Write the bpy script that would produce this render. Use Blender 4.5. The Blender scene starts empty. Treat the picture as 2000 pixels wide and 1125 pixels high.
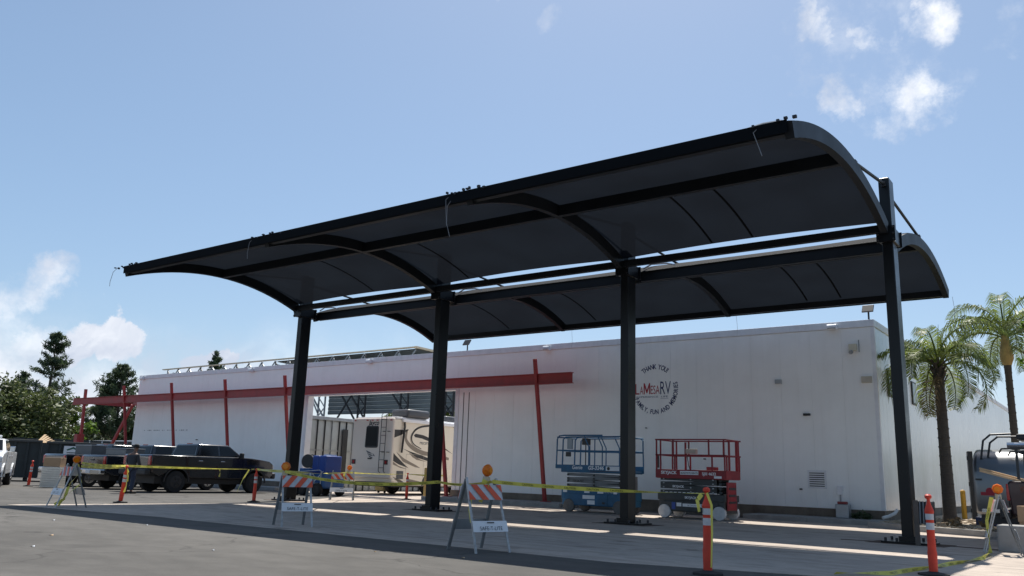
import bpy, bmesh, math, random
from mathutils import Vector, Matrix, noise as mnoise
random.seed(7)
R = math.radians
S = bpy.context.scene
COL = S.collection

# ---------------------------------------------------------------- camera
cam = bpy.data.cameras.new('camera'); camo = bpy.data.objects.new('camera', cam); COL.objects.link(camo)
cam.sensor_width = 36; cam.lens = 1624.5 / 2000 * 36; cam.clip_end = 5000; cam.clip_start = 0.1
yaw, pit, rol = .6389, .2202, .0331
f = Vector((-math.sin(yaw)*math.cos(pit), math.cos(yaw)*math.cos(pit), math.sin(pit)))
r = Vector((math.cos(yaw), math.sin(yaw), 0)); u = r.cross(f)
r2 = math.cos(rol)*r + math.sin(rol)*u; u2 = -math.sin(rol)*r + math.cos(rol)*u
M = Matrix((r2, u2, -f)).transposed().to_4x4(); M.translation = Vector((0, 0, 1.15))
camo.matrix_world = M
S.camera = camo

# ---------------------------------------------------------------- sky and sun
SUN = Vector((-.23, .50, 1)).normalized()
elev = math.asin(SUN.z); azim = math.atan2(SUN.x, SUN.y)
w = bpy.data.worlds.new('World'); S.world = w; w.use_nodes = True
N = w.node_tree.nodes; L = w.node_tree.links; N.clear()
def nd(t, **k):
    n = N.new(t)
    for a, b in k.items(): setattr(n, a, b)
    return n
def mth(op, a, b=None, c=None, clamp=False):
    n = nd('ShaderNodeMath', operation=op, use_clamp=clamp)
    for i, v in enumerate((a, b, c)):
        if v is None: continue
        if isinstance(v, (int, float)): n.inputs[i].default_value = v
        else: L.new(v, n.inputs[i])
    return n.outputs[0]
def vm(op, a, b=None, sc=None):
    n = nd('ShaderNodeVectorMath', operation=op)
    for i, v in enumerate((a, b)):
        if v is None: continue
        if isinstance(v, (tuple, list, Vector)): n.inputs[i].default_value = tuple(v)
        else: L.new(v, n.inputs[i])
    if sc is not None: n.inputs['Scale'].default_value = sc
    return n
sky = nd('ShaderNodeTexSky', sky_type='NISHITA', sun_disc=False)
sky.sun_elevation = elev; sky.sun_rotation = azim; sky.air_density = 1.0; sky.dust_density = 1.0; sky.ozone_density = 1.3
tc = nd('ShaderNodeTexCoord'); D = tc.outputs['Generated']
nz = nd('ShaderNodeTexNoise'); nz.inputs['Scale'].default_value = 7; nz.inputs['Detail'].default_value = 7; nz.inputs['Roughness'].default_value = .62
L.new(D, nz.inputs['Vector'])
off = vm('SUBTRACT', nz.outputs['Color'], (.5, .5, .5)).outputs[0]
off = vm('SCALE', off, sc=.13).outputs[0]
DD = vm('NORMALIZE', vm('ADD', D, off).outputs[0]).outputs[0]
nf = nd('ShaderNodeTexNoise'); nf.inputs['Scale'].default_value = 26; nf.inputs['Detail'].default_value = 8; nf.inputs['Roughness'].default_value = .65
L.new(D, nf.inputs['Vector'])
nf.inputs['Scale'].default_value = 21
def blob(c, deg, soft, dens, puff=1.0):
    c = Vector(c).normalized()
    d = vm('DOT_PRODUCT', DD, c).outputs['Value']
    m = nd('ShaderNodeMapRange', interpolation_type='SMOOTHSTEP')
    L.new(d, m.inputs['Value'])
    m.inputs['From Min'].default_value = math.cos(R(deg+soft)); m.inputs['From Max'].default_value = math.cos(R(max(deg-soft, 0)))
    v = mth('ADD', mth('MULTIPLY', m.outputs[0], .95), mth('MULTIPLY_ADD', nf.outputs['Fac'], 1.9*puff, -1.25*puff))
    e = nd('ShaderNodeMapRange', interpolation_type='SMOOTHSTEP'); L.new(v, e.inputs['Value']); e.inputs['From Min'].default_value = .08; e.inputs['From Max'].default_value = .08+(.46 if puff <= .7 else .70 if puff < .95 else 1.0)
    return mth('MULTIPLY', e.outputs[0], dens)
blobs = [((-.185,.873,.452),2.6,3.4,.34,1.5), ((-.15,.885,.440),2.2,3.0,.30,1.6), ((-.23,.855,.468),1.6,2.4,.32,1.6), ((-.126,.872,.474),1.0,1.3,1.15,1.1), ((-.150,.868,.470),.3,1.3,.8,1.3), ((-.178,.868,.462),.4,1.3,.95,1.3), ((-.186,.862,.468),.2,.9,.9,1.3), ((-.196,.87,.445),.4,1.6,.6,1.5), ((-.222,.879,.422),.7,1.2,1.15,1.1),
         ((-.149,.898,.414),.8,1.7,.95,1.4), ((-.175,.895,.410),.8,2.0,.6,1.6), ((-.13,.90,.40),.4,1.4,.7,1.4), ((-.239,.842,.483),.3,1.1,1.0,1.3), ((-.222,.85,.475),.3,1.1,.9,1.3),
         ((-.05,.89,.45),.8,2.0,.35,1.6), ((-.52,.66,.54),.6,1.4,.6,1.5), ((-.49,.70,.50),.5,1.1,.4,1.5),
         ((-.884,.445,.146),.7,1.0,1.1,.6), ((-.874,.462,.136),.6,.9,1.1,.6), ((-.893,.432,.132),1.0,1.2,1.0,.7), ((-.905,.408,.118),1.2,1.5,.75,.9), ((-.868,.475,.131),.5,.9,1.0,.7),
         ((-.905,.39,.178),.6,1.2,1.0,1.0), ((-.897,.405,.190),.3,.9,.9,1.1), ((-.915,.37,.166),.9,1.4,.85,1.0), ((-.928,.345,.15),1.2,1.7,.75,1.0),
         ((-.822,.558,.112),.7,.9,1.1,.6), ((-.835,.54,.104),.8,1.0,.9,.7), ((-.92,.37,.12),2.2,2.6,.5,1.0)]
acc = None
for b in blobs:
    o = blob(*b); acc = o if acc is None else mth('MAXIMUM', acc, o)
# low bank of cloud all along the horizon, thicker to the left of the building
sep = nd('ShaderNodeSeparateXYZ'); L.new(DD, sep.inputs[0])
lowm = nd('ShaderNodeMapRange', interpolation_type='SMOOTHSTEP'); L.new(sep.outputs['Z'], lowm.inputs['Value'])
lowm.inputs['From Min'].default_value = .175; lowm.inputs['From Max'].default_value = .055
azm = nd('ShaderNodeMapRange', interpolation_type='SMOOTHSTEP'); L.new(sep.outputs['X'], azm.inputs['Value'])
azm.inputs['From Min'].default_value = -.72; azm.inputs['From Max'].default_value = -.86; azm.inputs['To Min'].default_value = .42; azm.inputs['To Max'].default_value = 1.15
bank = mth('MULTIPLY', mth('MULTIPLY', lowm.outputs[0], azm.outputs[0]), mth('MULTIPLY_ADD', nf.outputs['Fac'], 2.4, -.35), clamp=True)
acc = mth('MAXIMUM', acc, bank)
acc = mth('MINIMUM', acc, 1.0)
# faint veil that pales the whole sky
hz = nd('ShaderNodeMapRange'); L.new(sep.outputs['Z'], hz.inputs['Value'])
hz.inputs['From Min'].default_value = 0; hz.inputs['From Max'].default_value = .6; hz.inputs['To Min'].default_value = .30; hz.inputs['To Max'].default_value = .16
ccol = nd('ShaderNodeMix', data_type='RGBA')
shn = nd('ShaderNodeTexNoise'); shn.inputs['Scale'].default_value = 11; shn.inputs['Detail'].default_value = 4; L.new(DD, shn.inputs['Vector'])
shr = nd('ShaderNodeMapRange'); L.new(shn.outputs['Fac'], shr.inputs['Value']); shr.inputs['From Min'].default_value = .38; shr.inputs['From Max'].default_value = .6
L.new(shr.outputs[0], ccol.inputs[0])
ccol.inputs[6].default_value = (5.6, 6.2, 7.4, 1); ccol.inputs[7].default_value = (9.6, 9.8, 10.2, 1)
veil = nd('ShaderNodeMix', data_type='RGBA'); L.new(hz.outputs[0], veil.inputs[0]); L.new(sky.outputs[0], veil.inputs[6]); veil.inputs[7].default_value = (3.7, 6.3, 9.5, 1)
mixc = nd('ShaderNodeMix', data_type='RGBA'); L.new(acc, mixc.inputs[0]); L.new(veil.outputs[2], mixc.inputs[6]); L.new(ccol.outputs[2], mixc.inputs[7])
bg = nd('ShaderNodeBackground'); bg.inputs['Strength'].default_value = .083; L.new(mixc.outputs[2], bg.inputs['Color'])
wo = nd('ShaderNodeOutputWorld'); L.new(bg.outputs[0], wo.inputs['Surface'])

sl = bpy.data.lights.new('sun', 'SUN'); sl.energy = 5.0; sl.angle = R(.5); sl.color = (1, .955, .88)
so = bpy.data.objects.new('sun', sl); COL.objects.link(so); so.rotation_euler = SUN.to_track_quat('Z', 'Y').to_euler()
S.view_settings.view_transform = 'Standard'; S.view_settings.look = 'None'; S.view_settings.gamma = 1
S.view_settings.use_curve_mapping = False; S.view_settings.exposure = 0.44
S.render.resolution_x = 1024; S.render.resolution_y = 576

# ---------------------------------------------------------------- materials
MATS = {}
def mat(name, col, rough=.6, metal=0, var=.12, scale=3.0, bump=0, bscale=40, spec=.5, col2=None, coat=0, trans=0, emis=None, coords='Object', stretch=None, island=0):
    if name in MATS: return MATS[name]
    m = bpy.data.materials.new(name); m.use_nodes = True; MATS[name] = m
    n = m.node_tree.nodes; l = m.node_tree.links; p = n['Principled BSDF']
    p.inputs['Roughness'].default_value = rough; p.inputs['Metallic'].default_value = metal
    p.inputs['Specular IOR Level'].default_value = spec; p.inputs['Coat Weight'].default_value = coat
    t = n.new('ShaderNodeTexCoord'); src = t.outputs[coords] if coords != 'World' else n.new('ShaderNodeNewGeometry').outputs['Position']
    if stretch:
        mp = n.new('ShaderNodeMapping'); mp.inputs['Scale'].default_value = stretch; l.new(src, mp.inputs['Vector']); src = mp.outputs[0]
    z = n.new('ShaderNodeTexNoise'); z.inputs['Scale'].default_value = scale; z.inputs['Detail'].default_value = 6; z.inputs['Roughness'].default_value = .6
    l.new(src, z.inputs['Vector'])
    mr = n.new('ShaderNodeMapRange'); l.new(z.outputs['Fac'], mr.inputs['Value']); mr.inputs['From Min'].default_value = .3; mr.inputs['From Max'].default_value = .7
    mx = n.new('ShaderNodeMix'); mx.data_type = 'RGBA'; l.new(mr.outputs[0], mx.inputs[0])
    c = Vector(col[:3]); c2 = Vector(col2[:3]) if col2 else c*(1+var)
    a = c if col2 else c*(1-var)
    mx.inputs[6].default_value = (*a, 1); mx.inputs[7].default_value = (*[min(x, .95) for x in c2], 1)
    out = mx.outputs[2]
    if island:
        g = n.new('ShaderNodeNewGeometry'); hs = n.new('ShaderNodeMix'); hs.data_type = 'RGBA'; hs.blend_type = 'MULTIPLY'; hs.inputs[0].default_value = 1
        mr2 = n.new('ShaderNodeMapRange'); l.new(g.outputs['Random Per Island'], mr2.inputs['Value']); mr2.inputs['To Min'].default_value = 1-island; mr2.inputs['To Max'].default_value = 1+island
        l.new(out, hs.inputs[6]); l.new(mr2.outputs[0], hs.inputs[7]); out = hs.outputs[2]
    l.new(out, p.inputs['Base Color'])
    if var > 0:
        rr = n.new('ShaderNodeMapRange'); l.new(z.outputs['Fac'], rr.inputs['Value']); rr.inputs['To Min'].default_value = max(rough-.1, .02); rr.inputs['To Max'].default_value = min(rough+.12, 1)
        l.new(rr.outputs[0], p.inputs['Roughness'])
    if bump:
        zb = n.new('ShaderNodeTexNoise'); zb.inputs['Scale'].default_value = bscale; zb.inputs['Detail'].default_value = 4; l.new(src, zb.inputs['Vector'])
        bp = n.new('ShaderNodeBump'); bp.inputs['Strength'].default_value = bump; bp.inputs['Distance'].default_value = .02; l.new(zb.outputs['Fac'], bp.inputs['Height']); l.new(bp.outputs[0], p.inputs['Normal'])
    if trans:
        tr = n.new('ShaderNodeBsdfTranslucent'); l.new(out, tr.inputs['Color']); ms = n.new('ShaderNodeMixShader'); ms.inputs[0].default_value = trans
        l.new(p.outputs[0], ms.inputs[1]); l.new(tr.outputs[0], ms.inputs[2]); l.new(ms.outputs[0], n['Material Output'].inputs['Surface'])
    if emis:
        p.inputs['Emission Color'].default_value = (*emis[:3], 1); p.inputs['Emission Strength'].default_value = emis[3]
    return m

black = mat('black_paint', (.006, .0072, .009), .30, var=.2, scale=2.5, coat=0, spec=.28)
blacksteel = mat('black_steel_rib', (.010, .013, .017), .48, var=.25, scale=2, coat=0, spec=.22)
boltm = mat('bolt_steel', (.05, .05, .055), .5, .6)
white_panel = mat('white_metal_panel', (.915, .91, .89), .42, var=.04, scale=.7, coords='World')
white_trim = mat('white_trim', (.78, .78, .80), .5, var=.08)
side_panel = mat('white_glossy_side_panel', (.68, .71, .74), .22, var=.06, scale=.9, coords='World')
conc_found = mat('foundation_concrete', (.20, .165, .13), .9, var=.3, scale=2.2, bump=.4)
kerbm = mat('kerb_concrete', (.30, .295, .285), .9, var=.18, scale=3, bump=.3)
redm = mat('red_steel', (.36, .034, .034), .5, var=.14, scale=3)
galv = mat('galvanised_steel', (.34, .36, .38), .42, .5, var=.15)
galvleg = mat('zinc_leg', (.42, .43, .44), .45, .35, var=.25, scale=14)
darkmetal = mat('dark_metal', (.03, .032, .035), .5, .2, var=.2)
corr = mat('grey_corrugated', (.15, .175, .18), .6, var=.1, scale=1)
cream = mat('cream_roof_edge', (.72, .60, .42), .6, var=.08)
glassd = mat('tinted_glass', (.006, .008, .010), .10, var=0, spec=.35)
tyrem = mat('tyre_rubber', (.018, .018, .019), .85, var=.2, scale=12)
chrome = mat('chrome', (.62, .63, .65), .16, .95, var=.05)
alloy = mat('alloy_rim', (.40, .41, .43), .25, .85, var=.1)
truckblack = mat('black_truck_paint', (.005, .0055, .007), .18, var=.1, coat=.7)
truckgrey = mat('grey_truck_paint', (.10, .115, .13), .3, .3, var=.06, coat=.5)
trucknavy = mat('navy_black_truck_paint', (.010, .013, .020), .25, var=.06, coat=.5)
truckwhite = mat('white_truck_paint', (.72, .73, .74), .25, var=.03, coat=.6)
bumperb = mat('black_bumper', (.02, .02, .022), .5)
redlens = mat('red_lens', (.36, .008, .010), .2, var=0, coat=.5)
clear = mat('clear_lens', (.55, .57, .6), .12, .3, var=0)
rvcream = mat('rv_cream', (.76, .69, .56), .3, var=.03, coat=.3, scale=1)
rvrear = mat('rv_rear_cap', (.70, .63, .545), .36, var=.03, scale=1)
taupe = mat('taupe_stripe', (.23, .195, .15), .4, var=0)
nearblack = mat('black_graphic', (.018, .017, .016), .35, var=0)
bluem = mat('blue_paint', (.018, .085, .24), .45, var=.2, scale=4)
blueplastic = mat('blue_tank_plastic', (.010, .048, .25), .4, var=.15, scale=2)
genblue = mat('lift_blue_paint', (.020, .115, .23), .48, var=.2, scale=5)
skyred = mat('lift_red_paint', (.24, .014, .020), .5, var=.2, scale=5)
liftgrey = mat('lift_grey_paint', (.19, .20, .205), .55, var=.15, scale=5)
liftdark = mat('lift_dark_grey_paint', (.050, .056, .058), .6, var=.25, scale=5)
tyregrey = mat('grey_lift_tyre', (.13, .125, .12), .85, var=.2, scale=10)
tyrewhite = mat('white_lift_tyre', (.52, .53, .54), .7, var=.1, scale=8)
whitep = mat('white_print', (.75, .76, .78), .5, var=.04)
navy = mat('navy_lettering', (.010, .024, .11), .5, var=0)
redlet = mat('red_lettering', (.38, .015, .03), .5, var=0)
orange = mat('orange_plastic', (.74, .055, .022), .5, var=.14, scale=9, trans=.1)
reflw = mat('reflective_silver', (.55, .57, .6), .45, var=.12, scale=18)
refor = mat('reflective_orange', (.72, .10, .035), .45, var=.1, scale=12)
amber = mat('amber_lens', (.85, .23, .01), .28, var=.15, scale=18, trans=.35)
tapem = mat('yellow_tape', (.70, .65, .12), .4, var=.12, scale=5, trans=.25)
rubber = mat('rubber_base', (.03, .03, .03), .9)
yellowp = mat('yellow_bollard_paint', (.55, .29, .02), .5, var=.15)
wood = mat('bare_lumber', (.55, .38, .22), .7, var=.15, scale=6)
card = mat('cardboard', (.38, .25, .15), .85, var=.1)
rust = mat('rusty_earth', (.085, .055, .04), .9, var=.35, scale=6)
pvc = mat('white_pvc', (.7, .7, .7), .4)
skin = mat('skin', (.19, .10, .065), .6)
jacket = mat('charcoal_shirt', (.035, .037, .045), .85)
jeans = mat('dark_jeans', (.03, .04, .07), .85)
hair = mat('black_hat', (.012, .012, .012), .8)
contm = mat('dark_green_dumpster', (.028, .034, .034), .65, var=.3, scale=3)
silver = mat('polished_aluminium', (.20, .205, .21), .30, .85, var=.04, scale=2)
dirt = mat('gravel_bed', (.42, .34, .25), .95, var=.3, scale=18, bump=.8)
bark = mat('bark', (.10, .075, .055), .95, var=.3, scale=12, bump=.8)
palmbark = mat('palm_bark', (.085, .072, .060), .95, var=.3, scale=6, bump=.7, stretch=(1, 1, 8))
leafpalm = mat('palm_leaf', (.155, .200, .045), .5, var=.3, scale=1.2, trans=.42, island=.35)
leafdead = mat('dry_palm_leaf', (.20, .14, .075), .8, var=.2, trans=.2, island=.3)
leafbush = mat('olive_leaf', (.092, .115, .038), .6, var=.35, scale=.5, trans=.3, island=.4)
leafdark = mat('dark_pine_leaf', (.062, .092, .042), .7, var=.3, scale=.6, trans=.3, island=.4)
leafbright = mat('bright_leaf', (.10, .17, .025), .5, var=.25, scale=2, trans=.4, island=.35)
hillm = mat('far_hill_scrub', (.13, .15, .115), 1, var=.2, scale=.02)
crownshaft = mat('palm_crownshaft', (.40, .27, .09), .6, var=.25, scale=5)

def weather(m, amt=1.0):
    n = m.node_tree.nodes; l = m.node_tree.links; p = n['Principled BSDF']; g = n.new('ShaderNodeNewGeometry')
    def ns(sc, st, a, b, c, d, det=6):
        mp = n.new('ShaderNodeMapping'); mp.inputs['Scale'].default_value = st; l.new(g.outputs['Position'], mp.inputs['Vector'])
        z = n.new('ShaderNodeTexNoise'); z.inputs['Scale'].default_value = sc; z.inputs['Detail'].default_value = det; z.inputs['Roughness'].default_value = .65; l.new(mp.outputs[0], z.inputs['Vector'])
        q = n.new('ShaderNodeMapRange'); q.interpolation_type = 'SMOOTHSTEP'; l.new(z.outputs['Fac'], q.inputs['Value'])
        for nm, v in zip(('From Min', 'From Max', 'To Min', 'To Max'), (a, b, c, d)): q.inputs[nm].default_value = v
        return q.outputs[0]
    def mul(a, b):
        q = n.new('ShaderNodeMath'); q.operation = 'MULTIPLY'; l.new(a, q.inputs[0]); l.new(b, q.inputs[1]); return q.outputs[0]
    v = mul(ns(1, (3.2, 3.2, .16), .42, .74, 1, 1-.13*amt), ns(1, (9, 9, .35), .52, .78, 1, 1-.12*amt))
    v = mul(v, ns(1, (.25, .25, .5), .35, .7, 1+.03*amt, 1-.07*amt))
    # splash dirt along the foot of the wall, broken up by noise
    sp = n.new('ShaderNodeSeparateXYZ'); l.new(g.outputs['Position'], sp.inputs[0]); q = n.new('ShaderNodeMapRange'); l.new(sp.outputs['Z'], q.inputs['Value']); q.inputs['From Min'].default_value = .4; q.inputs['From Max'].default_value = 1.3; q.inputs['To Min'].default_value = 1; q.inputs['To Max'].default_value = 0
    k = mul(q.outputs[0], ns(1.6, (1, 1, .6), .35, .7, 0, .22*amt)); sb = n.new('ShaderNodeMath'); sb.operation = 'SUBTRACT'; sb.inputs[0].default_value = 1; l.new(k, sb.inputs[1]); v = mul(v, sb.outputs[0])
    src = p.inputs['Base Color'].links[0].from_socket; mx = n.new('ShaderNodeMix'); mx.data_type = 'RGBA'; mx.blend_type = 'MULTIPLY'; mx.inputs[0].default_value = 1
    tint = n.new('ShaderNodeMix'); tint.data_type = 'RGBA'; tint.inputs[6].default_value = (.55, .50, .44, 1); tint.inputs[7].default_value = (1, 1, 1, 1)
    sc = n.new('ShaderNodeMapRange'); l.new(v, sc.inputs['Value']); sc.inputs['From Min'].default_value = .5; sc.inputs['From Max'].default_value = 1; l.new(sc.outputs[0], tint.inputs[0])
    l.new(src, mx.inputs[6]); l.new(tint.outputs[2], mx.inputs[7]); l.new(mx.outputs[2], p.inputs['Base Color'])
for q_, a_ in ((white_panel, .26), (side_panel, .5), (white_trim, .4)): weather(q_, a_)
for q_ in (genblue, skyred, liftgrey, liftdark, conc_found, reflw, refor, orange, galvleg, redm): weather(q_, .9)

def ground_mat(name, base, kind):
    m = bpy.data.materials.new(name); m.use_nodes = True
    n = m.node_tree.nodes; l = m.node_tree.links; p = n['Principled BSDF']; p.inputs['Roughness'].default_value = .9; p.inputs['Specular IOR Level'].default_value = .3
    t = n.new('ShaderNodeTexCoord')
    def noise(sc, det=6, ro=.6, st=None, dist=0):
        z = n.new('ShaderNodeTexNoise'); z.inputs['Scale'].default_value = sc; z.inputs['Detail'].default_value = det; z.inputs['Roughness'].default_value = ro; z.inputs['Distortion'].default_value = dist
        s = t.outputs['Object']
        if st:
            mp = n.new('ShaderNodeMapping'); mp.inputs['Scale'].default_value = st; mp.inputs['Rotation'].default_value = (0, 0, .5); l.new(s, mp.inputs['Vector']); s = mp.outputs[0]
        l.new(s, z.inputs['Vector']); return z.outputs['Fac']
    def rng(v, a, b, c, d):
        q = n.new('ShaderNodeMapRange'); l.new(v, q.inputs['Value']); q.interpolation_type = 'SMOOTHSTEP'
        for i, x in zip(('From Min', 'From Max', 'To Min', 'To Max'), (a, b, c, d)): q.inputs[i].default_value = x
        return q.outputs[0]
    def mul(a, b):
        q = n.new('ShaderNodeMath'); q.operation = 'MULTIPLY'; l.new(a, q.inputs[0]); l.new(b, q.inputs[1]); return q.outputs[0]
    if kind == 'asphalt':
        v = mul(rng(noise(.18), .3, .7, .80, 1.16), rng(noise(1.1, 8, .65, (1, 1.8, 1)), .3, .72, .84, 1.14))
        v = mul(v, rng(noise(90, 3), .3, .7, .82, 1.18))
        v = mul(v, rng(noise(.8, 4, .5, (.3, 1.6, 1), 1.5), .66, .74, 1, 1.22))
        v = mul(v, rng(noise(2.4, 5, .6, None, .6), .70, .76, 1, .72))
        v = mul(v, rng(noise(.14, 2, .4), .52, .56, 1, .90))
    # tar-thin cracks
        vo = n.new('ShaderNodeTexVoronoi'); vo.feature = 'DISTANCE_TO_EDGE'; vo.inputs['Scale'].default_value = .2; wz = n.new('ShaderNodeTexNoise'); wz.inputs['Scale'].default_value = 1.2; wz.inputs['Detail'].default_value = 5; l.new(t.outputs['Object'], wz.inputs['Vector']); wa = n.new('ShaderNodeVectorMath'); wa.operation = 'MULTIPLY_ADD'; l.new(wz.outputs['Color'], wa.inputs[0]); wa.inputs[1].default_value = (1.3, 1.3, 0); l.new(t.outputs['Object'], wa.inputs[2]); l.new(wa.outputs[0], vo.inputs['Vector'])
        v = mul(v, rng(vo.outputs['Distance'], .0, .008, .62, 1)); v = mul(v, rng(noise(.33, 3, .5, None, 1.0), .62, .70, 1, .84)); v = mul(v, rng(noise(.5, 6, .7, (.35, 2.6, 1), .4), .60, .72, 1, 1.16))
    else:
        v = mul(rng(noise(.35), .3, .7, .86, 1.10), rng(noise(2.0, 8, .65, (1, 2.2, 1), .5), .3, .72, .84, 1.10))
        v = mul(v, rng(noise(70, 3), .3, .7, .92, 1.08))
        v = mul(v, rng(noise(.9, 5, .6, (.5, 2.4, 1), 1.2), .54, .72, 1, .66))
        v = mul(v, rng(noise(3.1, 5, .6), .68, .74, 1, .60)); v = mul(v, rng(noise(1.3, 3, .4, (.16, 3.5, 1), .3), .60, .66, 1, .82))
    os_ = n.new('ShaderNodeTexVoronoi'); os_.inputs['Scale'].default_value = .55; os_.inputs['Randomness'].default_value = 1; l.new(t.outputs['Object'], os_.inputs['Vector'])
    od = n.new('ShaderNodeMath'); od.operation = 'ADD'; l.new(os_.outputs['Distance'], od.inputs[0]); l.new(rng(noise(5, 4, .6), .2, .8, -.06, .10), od.inputs[1])
    v = mul(v, rng(od.outputs[0], .06, .16, .55, 1))
    mx = n.new('ShaderNodeMix'); mx.data_type = 'RGBA'; mx.blend_type = 'MULTIPLY'; mx.inputs[0].default_value = 1; mx.inputs[6].default_value = (*base, 1)
    l.new(v, mx.inputs[7]); l.new(mx.outputs[2], p.inputs['Base Color'])
    bp = n.new('ShaderNodeBump'); bp.inputs['Strength'].default_value = .5; bp.inputs['Distance'].default_value = .01; l.new(noise(60, 4), bp.inputs['Height']); l.new(bp.outputs[0], p.inputs['Normal'])
    return m
asphalt = ground_mat('asphalt', (.098, .0925, .085), 'asphalt')
concrete = ground_mat('pale_concrete', (.445, .380, .325), 'concrete')

# ---------------------------------------------------------------- mesh helpers
class MB:
    def __init__(s): s.v = []; s.f = []; s.M = Matrix()
    def add(s, vs, fs):
        o = len(s.v); s.v += [tuple(s.M @ Vector(v)) for v in vs]; s.f += [tuple(i+o for i in q) for q in fs]; return s
    def box(s, x0, x1, y0, y1, z0, z1):
        return s.add([(x, y, z) for z in (z0, z1) for y in (y0, y1) for x in (x0, x1)], [(0, 2, 3, 1), (4, 5, 7, 6), (0, 1, 5, 4), (2, 6, 7, 3), (0, 4, 6, 2), (1, 3, 7, 5)])
    def cbox(s, c, d): return s.box(c[0]-d[0]/2, c[0]+d[0]/2, c[1]-d[1]/2, c[1]+d[1]/2, c[2]-d[2]/2, c[2]+d[2]/2)
    def bar(s, a, b, w=.05, h=None, up=(0, 0, 1)):
        h = h or w; a = Vector(a); b = Vector(b); d = (b-a).normalized(); up = Vector(up)
        if abs(d.dot(up)) > .97: up = Vector((0, 1, 0))
        x = d.cross(up).normalized(); y = x.cross(d)
        vs = []
        for p in (a, b):
            for i, j in ((-1, -1), (1, -1), (1, 1), (-1, 1)): vs.append(p + x*(i*w/2) + y*(j*h/2))
        return s.add(vs, [(0, 1, 2, 3), (7, 6, 5, 4), (0, 4, 5, 1), (1, 5, 6, 2), (2, 6, 7, 3), (3, 7, 4, 0)])
    def tube(s, pts, rad, n=8, cap=True):
        pts = [Vector(p) for p in pts]; rads = rad if isinstance(rad, (list, tuple)) else [rad]*len(pts)
        vs = []; fs = []; x = None
        for i, p in enumerate(pts):
            d = (pts[min(i+1, len(pts)-1)] - pts[max(i-1, 0)]).normalized()
            if x is None: x = d.cross(Vector((0, 0, 1)) if abs(d.z) < .95 else Vector((0, 1, 0))).normalized()
            else: x = (x - d*x.dot(d)).normalized()
            y = d.cross(x)
            for k in range(n):
                a = 2*math.pi*k/n; vs.append(p + (x*math.cos(a) + y*math.sin(a))*rads[i])
        for i in range(len(pts)-1):
            for k in range(n):
                a = i*n+k; b = i*n+(k+1) % n; fs.append((a, a+n, b+n, b))
        if cap: fs.append(tuple(range(n))); fs.append(tuple(range(len(pts)*n-1, (len(pts)-1)*n-1, -1)))
        return s.add(vs, fs)
    def cyl(s, c, axis, rad, h, n=16, r2=None):
        a = Vector(axis).normalized(); c = Vector(c); return s.tube([c-a*h/2, c+a*h/2], [rad, rad if r2 is None else r2], n)
    def prism(s, poly, a, b, plane='yz'):
        """poly in a plane extruded from a to b along the third axis"""
        n = len(poly)
        def P(u_, v_, t): return {'yz': (t, u_, v_), 'xz': (u_, t, v_), 'xy': (u_, v_, t)}[plane]
        vs = [P(u_, v_, a) for u_, v_ in poly] + [P(u_, v_, b) for u_, v_ in poly]
        fs = [tuple(range(n)), tuple(range(2*n-1, n-1, -1))] + [(i, i+n, (i+1) % n+n, (i+1) % n) for i in range(n)]
        return s.add(vs, fs)
    def lathe(s, prof, c=(0, 0, 0), n=16, axis='z'):
        vs = []; fs = []
        for rr, z in prof:
            for k in range(n):
                a = 2*math.pi*k/n; q = (rr*math.cos(a), rr*math.sin(a), z)
                if axis == 'x': q = (q[2], q[0], q[1])
                if axis == 'y': q = (q[0], q[2], q[1])
                vs.append(Vector(q)+Vector(c))
        for i in range(len(prof)-1):
            for k in range(n):
                fs.append((i*n+k, i*n+(k+1) % n, (i+1)*n+(k+1) % n, (i+1)*n+k))
        fs.append(tuple(range(n-1, -1, -1))); fs.append(tuple(range((len(prof)-1)*n, len(prof)*n)))
        return s.add(vs, fs)
    def build(s, name, m, parent=None, bevel=0, smooth=False, seg=2, **k):
        me = bpy.data.meshes.new(name); me.from_pydata(s.v, [], s.f)
        bm = bmesh.new(); bm.from_mesh(me); bmesh.ops.recalc_face_normals(bm, faces=bm.faces); bm.to_mesh(me); bm.free()
        me.materials.append(m); o = bpy.data.objects.new(name, me); COL.objects.link(o)
        if parent: o.parent = parent
        if smooth:
            for p in me.polygons: p.use_smooth = True
            if smooth != 'all': me.set_sharp_from_angle(angle=R(38))
        if bevel:
            b = o.modifiers.new('bevel', 'BEVEL'); b.width = bevel; b.segments = seg; b.limit_method = 'ANGLE'; b.angle_limit = R(35)
        for a, b in k.items(): o[a] = b
        return o
def tag(o, label=None, cat=None, group=None, kind=None):
    for k, v in (('label', label), ('category', cat), ('group', group), ('kind', kind)):
        if v: o[k] = v
    return o
def thing(name, label, cat, loc=(0, 0, 0), rz=0, group=None):
    o = bpy.data.objects.new(name, None); COL.objects.link(o); o.location = loc; o.rotation_euler = (0, 0, rz); o.empty_display_size = .2
    return tag(o, label, cat, group)
KIDS = {}
def kids(o): return [c for c in bpy.data.objects if c.parent == o]
def copy_tree(o, parent=None):
    c = o.copy(); COL.objects.link(c); c.parent = parent
    for ch in kids(o): copy_tree(ch, c)
    return c
def dup(o, label, loc=None, rz=None, group=None):
    c = copy_tree(o); c['label'] = label
    if loc is not None: c.location = loc
    if rz is not None: c.rotation_euler = (0, 0, rz)
    if group: c['group'] = group
    return c
DG = None
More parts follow.
